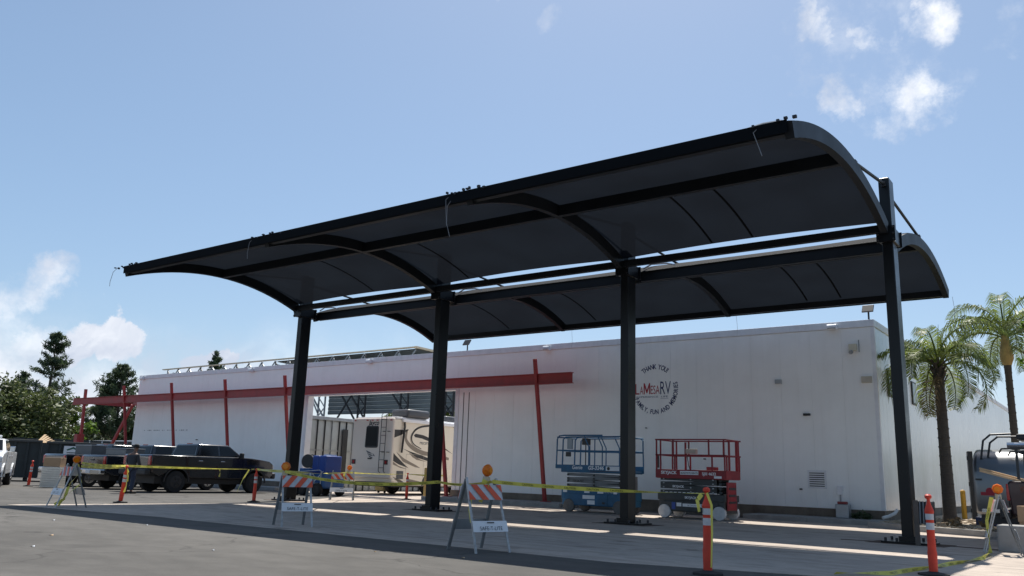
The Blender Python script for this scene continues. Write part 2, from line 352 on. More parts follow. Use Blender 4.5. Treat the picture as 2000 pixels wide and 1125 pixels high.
def text_polys(txt, size, bold=0.0, shear=0, align='CENTER', spacing=1.0):
    cu = bpy.data.curves.new('t', 'FONT'); cu.body = txt; cu.size = size; cu.offset = bold; cu.shear = shear; cu.align_x = align; cu.space_character = spacing; cu.resolution_u = 3
    o = bpy.data.objects.new('t', cu); COL.objects.link(o)
    bpy.context.view_layer.update()
    me = o.evaluated_get(bpy.context.evaluated_depsgraph_get()).to_mesh()
    vs = [tuple(v.co) for v in me.vertices]; fs = [tuple(p.vertices) for p in me.polygons]
    bpy.data.objects.remove(o); bpy.data.curves.remove(cu)
    return vs, fs
def text_on(mb, txt, size, fn, **k):
    """fn maps text-plane (x, y) to a 3-D point"""
    vs, fs = text_polys(txt, size, **k); mb.add([fn(v[0], v[1]) for v in vs], fs)
def flatface(mb, poly, fn): mb.add([fn(*p) for p in poly], [tuple(range(len(poly)))])

# ---------------------------------------------------------------- ground
m_ = MB(); m_.add([(-1500, -600, 0), (1500, -600, 0), (1500, 2000, 0), (-1500, 2000, 0)], [(0, 1, 2, 3)])
m_.build('asphalt_ground', asphalt, kind='structure')
m_ = MB()
pad = [(-22.9, 9.9), (-17.3, 10.55), (-6, 10.62), (-2.4, 11.7), (4, 12.5), (20, 14), (20, 60), (-6.4, 60), (-6.4, 26.5), (-35, 26.8), (-35, 27.4), (-28.2, 27.4), (-28.2, 26.9), (-22.4, 17.8)]
pad = [(-22.9, 9.9), (-17.3, 10.55), (-6, 10.62), (-2.4, 11.7), (4, 12.5), (20, 14), (20, 27), (-28.2, 27), (-22.4, 17.8)]
m_.prism(pad, -.1, .006, 'xy')
m_.build('concrete_pad', concrete, kind='structure')
m_ = MB(); m_.box(-33.9, -24.0, 27, 60, -.1, .005); m_.build('concrete_driveway', concrete, kind='structure')
# raised kerb walks in front of the building
for nm, x0, x1, y0 in (('kerb', -23.9, -17.1, 26.35), ('kerb', -10.4, -6.3, 26.9), ('kerb', -50, -34, 26.9)):
    k = math.ceil((x1-x0)/2.4)
    m_ = MB(); m_.box(x0, x1, y0+.16, 28.4, -.1, .146); m_.build('raised_walk', kerbm, kind='structure')
    for i in range(k):
        a = x0+(x1-x0)*i/k; b = x0+(x1-x0)*(i+1)/k
        m_ = MB(); m_.box(a+.004, b-.004, y0, y0+.155, -.1, .15); m_.build(nm, kerbm, bevel=.015, kind='structure')
# planter right of the building
pl = [(-6.3, 26.0), (-4.5, 24.9), (-2.2, 23.9), (6, 23.0)]
for (ax, ay), (bx, by) in zip(pl, pl[1:]):
    k = max(1, round(math.dist((ax, ay), (bx, by))/2.2))
    for i in range(k):
        p = (ax+(bx-ax)*(i+.004)/k, ay+(by-ay)*(i+.004)/k, .06); q = (ax+(bx-ax)*(i+.996)/k, ay+(by-ay)*(i+.996)/k, .06)
        m_ = MB(); m_.bar(p, q, .16, .2); m_.build('kerb', kerbm, bevel=.012, kind='structure')
m_ = MB(); m_.prism([(-6.3, 26.05), (-4.5, 24.97), (-2.2, 23.97), (6, 23.07), (6, 70), (-6.3, 70)], -.1, .13, 'xy'); m_.build('gravel_bed', dirt, kind='structure')
m_ = MB()
for i in range(900):
    x = random.uniform(-6.1, -2); y = random.uniform(25.5, 33); s_ = random.uniform(.02, .06)
    if y < 26.1-(x+6.3)*.55: continue
    m_.cbox((x, y, .135), (s_*1.4, s_, s_))
m_.build('gravel', dirt, kind='stuff', label='loose tan stones and bark scattered over the planting bed beside the building')
# far hills
m_ = MB(); NX = 60
pts = []
for i in range(NX+1):
    a = R(20+140*i/NX); d = 900
    h = 38 + 34*mnoise.noise(Vector((i*.12, 3, 0))) + 10*mnoise.noise(Vector((i*.5, 9, 0)))
    for j, (dd, hh) in enumerate(((0, 0), (120, .55), (260, 1.0), (500, .2))):
        pts.append((math.cos(a)*(d+dd), math.sin(a)*(d+dd), h*hh))
m_.add(pts, [(i*4+j, i*4+4+j, i*4+5+j, i*4+1+j) for i in range(NX) for j in range(3)])
m_.build('hills', hillm, kind='structure', smooth='all')

# ---------------------------------------------------------------- white building
YF, XL, XR, ZT = 28.4, -50.1, -6.4, 6.46
bld = thing('white_metal_building', 'long white ribbed metal building with round blue lettering and a tall drive-through opening', 'building', (0, 0, 0))
OX0, OX1, OZ = -34.0, -23.9, 4.84
def panel_mesh(wd, z0, z1, y0=0, th=.10):
    mb = MB()
    # panel with a shallow raised rib on each edge
    e = .006; rb = .05
    poly = [(e, 0), (wd-e, 0), (wd-e, th), (e, th)]
    e = .002; poly = [(e, .003), (e+.01, 0), (wd/2-.03, 0), (wd/2, .003), (wd/2+.03, 0), (wd-e-.01, 0), (wd-e, .003), (wd-e, th), (e, th)]
    mb.prism(poly, z0, z1, 'xy'); return mb
cache = {}
def panel(x, wd, z0, z1, m=white_panel, y=YF, rz=0):
    key = (round(wd, 3), round(z0, 3), round(z1, 3), m.name)
    if key not in cache:
        o = panel_mesh(wd, z0, z1).build('wall_panel', m, bld); cache[key] = o.data
    else:
        o = bpy.data.objects.new('wall_panel', cache[key]); COL.objects.link(o); o.parent = bld
    o.location = (x, y, 0); o.rotation_euler = (0, 0, rz); return o
def run(x0, x1, z0, z1, pitch=1.02):
    k = round((x1-x0)/pitch)
    for i in range(k): panel(x0+(x1-x0)*i/k, (x1-x0)/k, z0, z1)
run(XL, OX0, .41, 6.22); run(OX1, XR, .41, 6.22); run(OX0, OX1, OZ, 6.22)
MB().box(XL-.02, XR+.03, YF-.035, YF+.35, 6.225, ZT).build('coping', white_trim, bld, bevel=.012)
MB().box(XR-.1, XR+.035, YF+.352, 64, 6.225, ZT).build('coping', white_trim, bld, bevel=.012)
# backing of the screen wall, foundation, jambs
MB().box(XL, OX0-.002, YF+.11, YF+.30, 0, 6.2).build('wall_core', white_trim, bld)
MB().box(OX0, OX1, YF+.11, YF+.30, OZ, 6.2).build('wall_core', white_trim, bld)
MB().box(OX1+.002, XR-.11, YF+.11, 64, 0, 6.1).build('wall_core', white_trim, bld)
for x0, x1 in ((XL, OX0), (OX1, XR)):
    k = round((x1-x0)/2.6)
    for i in range(k):
        MB().box(x0+(x1-x0)*i/k+.004, x0+(x1-x0)*(i+1)/k-.004, YF+.02, YF+.105, 0, .405).build('foundation_block', conc_found, bld)
MB().box(OX0-.02, OX0+.16, YF-.03, YF+.34, .0, OZ).build('jamb', white_trim, bld)
MB().box(OX1-.10, OX1+.10, YF-.03, YF+.34, .41, OZ).build('jamb', white_trim, bld)
MB().box(OX1-.12, OX1+.42, YF-.06, YF+.36, .0, .40).build('foundation_block', conc_found, bld)
MB().box(OX0, OX1, YF-.02, YF+.32, OZ-.12, OZ-.002).build('lintel', white_trim, bld)
for x in (-23.55, -23.25): MB().box(x, x+.03, YF-.012, YF-.001, .42, 4.6).build('conduit', darkmetal, bld)
# side wall facing right
k = 34
for i in range(k):
    wd = (64-YF-.1)/k
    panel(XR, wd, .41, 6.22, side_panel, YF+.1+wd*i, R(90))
for i in range(12):
    a = YF+.1+2.9*i; MB().box(XR-.1, XR-.02, a+.004, a+2.896, 0, .405).build('foundation_block', conc_found, bld)
m_ = MB(); m_.box(XR-.1, XR+.02, YF-.008, YF+.12, .41, 6.22); m_.build('corner_trim', white_trim, bld)
for y0, y1, z0, z1 in ((29.85, 30.35, 4.1, 5.0), (33.6, 34.3, 4.15, 5.0)):
    wn = MB().box(XR+.0, XR+.05, y0, y1, z0, z1).build('window', darkmetal, bld); MB().box(XR+.051, XR+.056, y0+.06, y1-.06, z0+.06, z1-.06).build('pane', glassd, wn)
# shed behind the left part: the wall seen through the opening
sx = -34.1
MB().box(-50, sx, YF+.4, 40, 0, 3.7).build('rear_wall', galv, bld)
for i in range(22):
    y = 28.8+.5*i
    MB().box(sx+.003, sx+.03, y+.008, y+.492, 0.05, 3.55).build('shed_panel', mat('shed_panel_grey', (.42, .45, .46), .45, .3, var=.08), bld)
    MB().box(sx+.031, sx+.10, y-.02, y+.02, 0.0, 3.6).build('stud', darkmetal if i % 3 else galv, bld)
MB().box(sx+.03, sx+.075, 28.8, 40, 2.0, 2.1).build('girt', galv, bld)
MB().box(sx-.3, sx+.22, 28.75, 40, 3.605, 3.78).build('eave', galv, bld, bevel=.01)
MB().box(sx+.11, sx+.16, 31.0, 31.35, 0, 3.2).build('door_frame', darkmetal, bld)
# stain line left by an old awning
m_ = MB()
for i in range(26):
    x = -48.9+i*.18; h = random.uniform(.008, .03)
    if random.random() < .8: m_.box(x, x+random.uniform(.08, .17), YF-.004, YF-.001, 3.05-h, 3.05+h)
m_.build('stain', mat('stain', (.28, .27, .27), .9), bld)
# louvre vent
v = MB(); v.box(-8.72, -8.12, YF-.03, YF-.001, 1.02, 1.60); vent = v.build('louvre_vent', white_trim, bld, bevel=.006)
for i in range(7):
    z = 1.08+.069*i; MB().box(-8.66, -8.18, YF-.036, YF-.031, z, z+.028).build('slat', darkmetal, vent)
# small fittings on the facade
for x, z, s_, mm in ((-9.58, 4.54, .09, galv), (-8.71, 3.41, .05, darkmetal), (-8.6, 3.41, .045, darkmetal), (-6.72, 4.50, .13, mat('tan_box', (.50, .46, .38), .6)), (-8.95, .98, .03, darkmetal), (-12.3, 1.9, .025, darkmetal), (-14.6, 3.0, .02, darkmetal), (-43.2, 2.5, .03, darkmetal)):
    MB().box(x-s_, x+s_*1.4, YF-.10, YF-.001, z-s_*.8, z+s_*.8).build('wall_box', mm, bld, bevel=.008)
b = MB().box(-7.18, -6.94, YF-.12, YF-.001, 5.45, 5.68).build('siren_box', mat('cream_box', (.60, .56, .44), .5), bld, bevel=.01)
MB().cyl((-7.1, YF-.16, 5.40), (0, 1, .3), .06, .14).build('horn', galv, b); MB().bar((-6.86, YF-.08, 5.4), (-6.86, YF-.08, 5.8), .03).build('bracket', galv, b)
# electrical meter, utility box, downspout
b = MB().box(-7.78, -7.62, YF-.12, YF-.001, .85, 1.12).build('meter_box', white_trim, bld, bevel=.01); MB().cyl((-7.7, YF-.05, .62), (0, 0, 1), .025, .5, 8).build('conduit', galv, b)
MB().tube([(-6.02, 28.25, .46), (-6.06, 28.15, .36), (-6.2, 27.95, .27), (-6.34, 27.8, .22)], .05, 10).build('downspout', pvc, bld, smooth=True)

ub = thing('utility_box', 'grey ground-level utility box with red top against the building foot', 'utility box', (-7.55, 28.05, .146))
MB().box(-.2, .2, -.16, .16, 0, .42).build('cabinet', galv, ub, bevel=.02); MB().box(-.15, .12, -.12, .12, .421, .50).build('cap', mat('dull_red', (.25, .04, .04), .6), ub, bevel=.02)

# lettering on the facade (painted vinyl)
CX, CZ, CR = -14.24, 4.44, .86
def facade(x, z): return (x, YF-.004, z)
def arc_text(mb, txt, size, a0, a1, radius, inward=False, bold=.006):
    gl_ = [(text_polys(ch, size, bold) if ch != ' ' else (None, None)) for ch in txt]
    ws = [((max(v[0] for v in g[0])-min(v[0] for v in g[0]))*.74 if g[0] else size*.20) for g in gl_]
    gap = size*.13; tot = sum(ws)+gap*(len(ws)-1); pos = 0
    for (vs, fs), w_ in zip(gl_, ws):
        t = (pos+w_/2)/tot; pos += w_+gap
        if vs is None: continue
        a = R(a0+(a1-a0)*t); ca, sa = math.cos(a), math.sin(a); xm = (max(v[0] for v in vs)+min(v[0] for v in vs))/2
        out = []
        for x, y, _ in vs:
            x = (x-xm)*.74
            if not inward: rr = radius+y; ex, ez = sa, -ca
            else: rr = radius+size*.7-y; ex, ez = -sa, ca
            out.append(facade(CX+ca*rr+ex*x, CZ+sa*rr+ez*x))
        mb.add(out, fs)
m_ = MB(); arc_text(m_, 'THANK YOU!', .26, 128, 52, CR-.10, bold=.006); m_.build('lettering', navy, bld)
m_ = MB(); arc_text(m_, 'FAMILY, FUN AND MEMORIES', .24, 203, 376, CR-.10, True, bold=.006); m_.build('lettering', navy, bld)
def fit(txt, x0, x1, z0, z1, m, bold=0):
    vs, fs = text_polys(txt, 1, bold); ax = min(v[0] for v in vs); bx = max(v[0] for v in vs); az = min(v[1] for v in vs); bz = max(v[1] for v in vs)
    MB().add([facade(x0+(v[0]-ax)/(bx-ax)*(x1-x0), z0+(v[1]-az)/(bz-az)*(z1-z0)) for v in vs], fs).build('lettering', m, bld)
fit('L', -15.07, -14.90, 4.26, 4.66, redlet); fit('A', -14.88, -14.74, 4.26, 4.56, redlet); m_ = MB()
for q in ([(0, 0), (.16, 0), (.16, 1), (0, 1)], [(.84, 0), (1, 0), (1, 1), (.84, 1)], [(.16, 1), (.16, .62), (.43, .1), (.5, .1), (.5, .38)], [(.84, 1), (.5, .38), (.5, .1), (.57, .1), (.84, .62)]): m_.add([facade(-14.72+.27*a, 4.26+.42*b) for a, b in q], [tuple(range(len(q)))])
m_.build('lettering', redlet, bld); fit('ESA', -14.43, -14.06, 4.26, 4.58, redlet)
fit('RV', -14.03, -13.60, 4.24, 4.72, navy, 0); fit('EXPERIENCE', -15.02, -14.12, 4.13, 4.19, navy, 0); fit('LIFE', -14.00, -13.72, 4.13, 4.19, navy, 0)
MB().box(-14.02, -13.70, YF-.005, YF-.003, 4.085, 4.095).build('underline', navy, bld)

# floodlights along the top
def flood(x, z, label, y=YF-.05):
    t = thing('wall_light', label, 'wall light', (x, y, z), 0, 'small white floodlights fixed along the building top edge')
    MB().box(-.05, .05, -.02, .05, -.06, .06).build('mount', galv, t)
    m = MB(); m.M = Matrix.Rotation(R(25), 4, 'X'); m.cyl((0, -.12, -.02), (1, 0, 0), .10, .30, 12); m.build('housing', whitep, t, smooth=True)
    m = MB(); m.box(-.13, .13, -.20, -.10, -.13, -.10); m.build('lens', clear, t)
for x, w_ in ((-49.6, 'white floodlight at the far left end of the white wall top'), (-38.71, 'white floodlight on the wall top left of the left black column'), (-29.5, 'white floodlight on the wall top above the opening, between the two left black columns'),
              (-19.1, 'white floodlight on the wall top above the right end of the red beam'), (-7.66, 'white floodlight on the wall top near the building corner')):
    flood(x, ZT-.12, w_)
t = thing('wall_light', 'white floodlight on the side wall top behind the right black column', 'wall light', (XR+.12, 35.6, ZT+.05), 0, 'small white floodlights fixed along the building top edge')
MB().cbox((0, 0, 0), (.16, .3, .16)).build('housing', whitep, t, bevel=.03); MB().cbox((.1, 0, -.05), (.04, .24, .08)).build('lens', clear, t)
def arealight(x, label):
    t = thing('area_light', label, 'area light', (x, YF+.12, ZT), 0, 'dark square area lights standing on the roof edge')
    MB().cyl((0, 0, .14), (0, 0, 1), .03, .28, 8).build('post', darkmetal, t)
    m = MB(); m.M = Matrix.Translation((0, -.05, .38)) @ Matrix.Rotation(R(55), 4, 'X'); m.cbox((0, 0, 0), (.36, .30, .05)); m.build('head', darkmetal, t, bevel=.01)
    m = MB(); m.M = Matrix.Translation((0, -.05, .38)) @ Matrix.Rotation(R(55), 4, 'X'); m.box(-.12, .12, -.08, .08, -.032, -.026); m.build('lens', clear, t)
arealight(-6.55, 'dark square area light on a short post at the right roof corner'); arealight(-23.56, 'dark square area light on the roof edge beside the second black column')

# ---------------------------------------------------------------- red steel awning frame
red = thing('red_steel_frame', 'long dark red steel beam frame on leaning posts in front of the white building', 'steel frame', (0, 0, 0))
YB = 26.95
def ibeam(mb, a, b, h=.38, w=.16):
    a = Vector(a); b = Vector(b)
    mb.bar(a, b, .03, h-.05); mb.bar(a+Vector((0, 0, h/2-.014)), b+Vector((0, 0, h/2-.014)), w, .026); mb.bar(a-Vector((0, 0, h/2-.014)), b-Vector((0, 0, h/2-.014)), w, .026)
xs_ = [-55.2, -44.5, -33.8, -23.3, -17.0]
for a, b in zip(xs_, xs_[1:]):
    m_ = MB(); ibeam(m_, (a+.003, YB, 4.83), (b-.003, YB, 4.83), .42, .20); m_.build('beam', redm, red)
m_ = MB(); ibeam(m_, (-50.3, 27.95, 4.90), (-17.9, 27.95, 4.90), .26, .14); m_.build('rear_beam', redm, red)
m_ = MB(); ibeam(m_, (-54.5, 30.5, 4.90), (-50.6, 28.9, 4.90), .26, .14); m_.build('rear_beam', redm, red)
m_ = MB(); ibeam(m_, (-55.1, 27.1, 4.88), (-54.5, 30.5, 4.88), .26, .14); m_.build('end_beam', redm, red)
for i in range(26):
    x = -50.4+i*1.28
    m_ = MB(); m_.bar((x, YB+.11, 4.78), (x, 27.87, 4.84), .10, .16); m_.build('cross_beam', redm, red)
for x in (-18.66, -23.7, -33.9, -38.85, -43.9, -48.97):
    m_ = MB(); m_.bar((x, YB-.16, 5.62), (x, 27.72, .15), .13, .13, (0, 1, 0)); m_.build('post', redm, red, bevel=.01)
    MB().box(x-.16, x+.16, 27.62, 27.94, .147, .17).build('base_plate', redm, red)
m_ = MB(); m_.bar((-53.9, 27.0, 5.6), (-53.9, 27.2, 0), .15, .15, (0, 1, 0)); m_.build('post', redm, red)
m_ = MB(); m_.bar((-52.9, 29.7, 4.8), (-55.2, 29.0, 0), .15, .15, (0, 1, 0)); m_.build('brace', redm, red)
MB().box(-54.25, -53.85, 26.85, 27.3, 2.2, 2.75).build('sign_box', redm, red)

# ---------------------------------------------------------------- truss shelter behind
sh = thing('steel_truss_shelter', 'tall steel truss shelter with cream roof edge and corrugated fascia behind the white wall', 'shelter', (0, 42, 0))
def lp(name, a, b, w, m=galv, h=None): return MB().bar((a[0], a[1]-42, a[2]), (b[0], b[1]-42, b[2]), w, h).build(name, m, sh)
lp('roof_edge', (-67, 40, 9.0), (-37.5, 40, 9.13), .25, cream, .07)
lp('roof_edge', (-37.5, 40, 9.13), (-36.9, 46, 8.9), .25, cream, .14)
lp('chord', (-66.5, 40.1, 8.1), (-37.5, 40.1, 8.1), .12)
k = 36
for i in range(k):
    x0 = -66.5+29*i/k; x1 = x0+29/k
    lp('brace', (x0, 40.1, 8.12), (x1 if i % 2 else x0+.05, 40.1, 8.98), .07)
    lp('brace', (x0, 40.1, 8.9), (x1, 40.1, 8.12), .07, darkmetal if i % 3 == 0 else galv) if i % 2 == 0 else None
m_ = MB(); m_.add([(-52, -1.8, 8.98), (-37.4, -1.8, 9.06), (-37.0, 14, 8.5), (-52, 14, 8.5)], [(0, 1, 2, 3)]); m_.add([(-52, -1.8, 8.93), (-37.4, -1.8, 9.01), (-37.0, 14, 8.45), (-52, 14, 8.45)], [(0, 3, 2, 1)]); m_.build('roof_deck', corr, sh)
for j in range(5):
    y = 42+j*2.4
    lp('purlin', (-66, y, 8.75-.03*j), (-38, y, 8.75-.03*j), .09)
for i in range(8):
    x = -66+i*2; lp('rafter', (x, 40.3, 8.7), (x+.4, 51, 8.4), .1)
# corrugated fascia, panel by panel
nrow = 11
fm = MB()
for i in range(nrow):
    z = 5.1+.30*i; fm = MB(); fm.prism([(0, z), (-.05, z+.06), (-.05, z+.22), (0, z+.292), (.03, z+.292), (.03, z)], -48.9, -29, 'yz'); o = fm.build('fascia_sheet', corr, sh); o.location = (0, 1.0, 0)
for x in (-48.9, -44.6, -40.4, -36.3, -32.3):
    for s_ in (-.35, .35): lp('tower_leg', (x+s_, 42.3, 0), (x+s_, 42.3, 8.6), .10, galv if x < -48 else darkmetal)
    for q in range(12):
        z = .7*q; a, b_ = (-.35, .35) if q % 2 else (.35, -.35); lp('lattice', (x+a, 42.3, z), (x+b_, 42.3, z+.7), .06, galv if x < -48 else darkmetal)
for x in (-48.2, -44.0, -39.8, -35.7):
    lp('brace', (x-3.5, 42.2, 8.4), (x+.3, 42.2, 4.2), .10, galv if x < -48 else darkmetal)
lp('brace', (-47.6, 42.15, 7.6), (-44.9, 42.15, 4.4), .10, darkmetal); lp('brace', (-44.6, 42.15, 7.6), (-47.2, 42.15, 4.4), .10, darkmetal)
lp('brace', (-53, 42.2, 8.4), (-49.5, 42.2, 3.5), .10); lp('brace', (-51.5, 42.2, 8.4), (-49.2, 42.2, 5.2), .08)

fb = thing('far_white_warehouse', 'low white warehouse far behind the opening, seen under the grey corrugated fascia', 'building', (-38, 70, 0))
MB().box(-8, 14, 0, 10, 0, 7).build('wall', white_trim, fb); MB().box(-8.2, 14.2, -.2, 10.2, 7.003, 7.3).build('roof', galv, fb)

# ---------------------------------------------------------------- black shade canopy
XS = [-23.875, -17.231, -10.586, -3.942]; YC = 19.53; ZB = 6.64
can = thing('shade_canopy', 'large black double-arched fabric shade canopy on four tall black steel columns', 'shade canopy', (0, 0, 0))
def archz(y, c, h, top=7.5, rise=.66): return top - rise*((y-c)/h)**2
ARC = ((15.95, 3.35), (23.50, 3.20))
clothm = bpy.data.materials.new('black_shade_cloth'); clothm.use_nodes = True
n = clothm.node_tree.nodes; l = clothm.node_tree.links; p = n['Principled BSDF']; p.inputs['Base Color'].default_value = (.0055, .0075, .0105, 1); p.inputs['Roughness'].default_value = .85; p.inputs['Specular IOR Level'].default_value = .2
tb = n.new('ShaderNodeBsdfTransparent'); tr = n.new('ShaderNodeBsdfTranslucent'); tr.inputs['Color'].default_value = (.010, .012, .016, 1)
tcn = n.new('ShaderNodeTexCoord'); wn = n.new('ShaderNodeTexNoise'); wn.inputs['Scale'].default_value = .8; wn.inputs['Detail'].default_value = 5; l.new(tcn.outputs['Object'], wn.inputs['Vector'])
wr = n.new('ShaderNodeMapRange'); l.new(wn.outputs['Fac'], wr.inputs['Value']); wr.inputs['From Min'].default_value = .35; wr.inputs['From Max'].default_value = .65; wr.inputs['To Min'].default_value = .0035; wr.inputs['To Max'].default_value = .0085
m1 = n.new('ShaderNodeMixShader'); m1.inputs[0].default_value = .35; l.new(p.outputs[0], m1.inputs[1]); l.new(tr.outputs[0], m1.inputs[2])
m2 = n.new('ShaderNodeMixShader'); l.new(wr.outputs[0], m2.inputs[0]); l.new(m1.outputs[0], m2.inputs[1]); l.new(tb.outputs[0], m2.inputs[2]); l.new(m2.outputs[0], n['Material Output'].inputs['Surface'])

seamm = mat('cloth_seam', (.004, .005, .006), .9, var=0, spec=.1)
for i, x in enumerate(XS):
    c = MB().box(x-.115, x+.115, YC-.22, YC+.22, .05, 8.0).build('column', black, can, bevel=.02, seg=3)
    bp = MB().box(x-.50, x+.50, YC-.36, YC+.36, .012, .05).build('base_plate', black, can, bevel=.006)
    for dx in (-.42, -.2, .2, .42):
        for dy in (-.29, .29):
            MB().cyl((x+dx, YC+dy, .085), (0, 0, 1), .028, .07, 8).build('anchor_nut', boltm, bp)
    MB().box(x-.16, x+.16, YC-.30, YC-.25, .0501, .16).build('stiffener', black, bp)
    # bracket clamped round the column with bolted flanges
    br = MB().box(x-.16, x+.16, YC-.30, YC+.30, ZB-.17, ZB+.17).build('bracket', black, can, bevel=.01)
    for s_ in (-1, 1):
        fp = MB().box(x-.20, x+.20, YC+s_*.34-.02, YC+s_*.34+.02, ZB-.18, ZB+.18).build('flange', black, br, bevel=.006)
        for dx in (-.16, .16):
            for dz in (-.14, 0, .14): MB().cyl((x+dx, YC+s_*.37, ZB+dz), (0, 1, 0), .022, .05, 6).build('bolt', boltm, br)
    for c_i, (cc, hh) in enumerate(ARC):
        # curved rib
        m_ = MB(); K = 22; vs = []; y0 = cc-hh; y1 = cc+hh
        if c_i == 0: y1 = YC-.36
        else: y0 = YC+.36
        for j in range(K+1):
            y = y0+(y1-y0)*j/K; z = archz(y, cc, hh)
            dz = -2*.66*(y-cc)/hh**2; nn = Vector((0, -dz, 1)).normalized()
            for sx2, t_ in ((-1, 0), (1, 0), (1, -.28), (-1, -.28)): vs.append(Vector((x+sx2*.075, y, z))+nn*t_)
        fs = [(j*4+a, j*4+(a+1) % 4, j*4+4+(a+1) % 4, j*4+4+a) for j in range(K) for a in range(4)] + [(3, 2, 1, 0), (K*4, K*4+1, K*4+2, K*4+3)]
        m_.add(vs, fs); m_.build('rib', blacksteel, can, smooth=True)
    # tie rods from the column head down to the ribs
    for y_, z_ in ((16.75, archz(16.75, *ARC[0])), (23.0, archz(23.0, *ARC[1]))):
        s_ = -1 if y_ < YC else 1
        rod = MB().tube([(x, YC+s_*.2, 7.86 if s_ < 0 else 7.72), (x, y_, z_+.06)], .035, 8).build('tie_rod', blacksteel, can, smooth=True)
        MB().cbox((x, y_, z_+.04), (.10, .16, .10)).build('rod_end', boltm, rod)
        MB().cbox((x, YC+s_*.22, 7.84 if s_ < 0 else 7.70), (.09, .10, .12)).build('rod_end', boltm, rod)
# purlins and cloth per bay
for i in range(3):
    xa, xb = XS[i]+.08, XS[i+1]-.08
    for c_i, (cc, hh) in enumerate(ARC):
        ys = [(12.74, .13), (cc, .24), (YC-.40, .16)] if c_i == 0 else [(YC+.60, .27), (cc-.3, .20), (cc+hh-.12, .17)]
        for y_, h_ in ys:
            z = archz(y_, cc, hh)-.16
            MB().box(xa, xb, y_-.07, y_+.07, z-h_*.55, z+h_*.55).build('purlin', blacksteel, can, bevel=.008)
        # cloth: sags very slightly between ribs, back edge scalloped a hand's width short of the purlin
        m_ = MB(); KX, KY = 18, 22
        ya = cc-hh-.02; yb_ = (YC-.36 if c_i == 0 else cc+hh+.02)
        if c_i == 1: ya = YC+.42
        vs = []
        for a in range(KX+1):
            u_ = a/KX
            sc = math.sin(math.pi*u_)
            y_end = yb_-(.11*sc if c_i == 0 else .03*sc) ; y_st = ya+.05*sc
            for b_ in range(KY+1):
                y = y_st+(y_end-y_st)*b_/KY
                vs.append((xa-.10+(xb-xa+.2)*u_, y, archz(y, cc, hh)+.015-.05*sc*math.sin(math.pi*b_/KY)))
        m_.add(vs, [(a*(KY+1)+b_, (a+1)*(KY+1)+b_, (a+1)*(KY+1)+b_+1, a*(KY+1)+b_+1) for a in range(KX) for b_ in range(KY)])
        cl = m_.build('shade_cloth', clothm, can, smooth='all')
        # hem folded over the outer purlin
        yo = 12.60 if c_i == 0 else cc+hh+.06
        zo = archz(yo, cc, hh)
        yo -= .03; ha, hb_ = xa-.078, xb+.078; MB().add([(ha, yo, zo+.03), (hb_, yo, zo+.03), (hb_, yo, zo-.19), (ha, yo, zo-.19), (ha, yo+.015, zo+.03), (hb_, yo+.015, zo+.03), (hb_, yo+.015, zo-.19), (ha, yo+.015, zo-.19)], [(0, 1, 2, 3), (7, 6, 5, 4), (0, 4, 5, 1), (3, 2, 6, 7)]).build('hem', clothm, cl)
        for fx in ((.40, .56) if i == 2 else (.22,) if i == 1 else (.62,)):
            m_ = MB(); vs = []
            xx = xa+(xb-xa)*fx
            y0s, y1s = (cc+.1, YC-.6) if c_i == 0 else (cc+.0, cc+hh-.2)
            for j in range(13):
                y = y0s+(y1s-y0s)*j/12; z = archz(y, cc, hh)-.042
                vs += [(xx-.025, y, z), (xx+.025, y, z), (xx+.025, y, z-.01), (xx-.025, y, z-.01)]
            m_.add(vs, [(j*4+q, j*4+(q+1) % 4, j*4+4+(q+1) % 4, j*4+4+q) for j in range(12) for q in range(4)]); m_.build('seam', seamm, cl)
# cable ends and corner hardware on the front edge
for i, x in enumerate(XS):
    hw = MB()
    for q in range(12 if i < 3 else 7):
        hw.cbox((x-.55+.11*q+random.uniform(-.03, .03), 12.57+random.uniform(-.03, .08), 6.855+random.uniform(-.03, .05)), (random.uniform(.03, .07), .05, random.uniform(.02, .055)))
    hw.build('cable_clamp', boltm, can, kind='stuff')
    m_ = MB(); rnd = .05*i
    m_.tube([(x-.42, 12.62, 6.90), (x-.55, 12.55, 6.75), (x-.60+rnd, 12.52, 6.45), (x-.55+rnd, 12.5, 6.15 if i == 2 else 6.3)], .007, 5); m_.build('loose_cable', mat('grey_wire', (.22, .22, .23), .5), can)
    if i == 2: MB().tube([(x-.3, 12.62, 6.90), (x-.5, 12.55, 6.6), (x-.45, 12.5, 6.2), (x-.35, 12.5, 5.9)], .007, 5).build('loose_cable', mat('grey_wire', (.22, .22, .23), .5), can)
    m_ = MB(); m_.tube([(x+.1, 27.05, 6.7), (x+.13, 27.05, 6.3), (x+.11, 27.05, 6.0)], .005, 4); m_.build('loose_cable', galvleg, can)
    # pale tube: sunlit top of the black cloth beside the rib end, painted as colour
    if i: MB().tube([(x+.2, 12.66, 6.87), (x+.45, 12.68, 6.89), (x+.8, 12.7, 6.86)] if i < 3 else [(x-.75, 12.6, 6.85), (x-.4, 12.6, 6.89), (x-.1, 12.62, 6.88)], .022, 6).build('cloth_highlight', mat('painted_cloth_highlight', (.42, .43, .45), .6), can)
    if i < 3: MB().tube([(x+.2, YC+.5, 6.80), (x+.45, YC+.5, 6.90), (x+.9, YC+.5, 6.87), (x+1.15, YC+.5, 6.80)], .022, 6).build('cloth_highlight', mat('painted_cloth_highlight', (.42, .43, .45), .6), can)  # same painted highlight along the front edge of the rear canopy
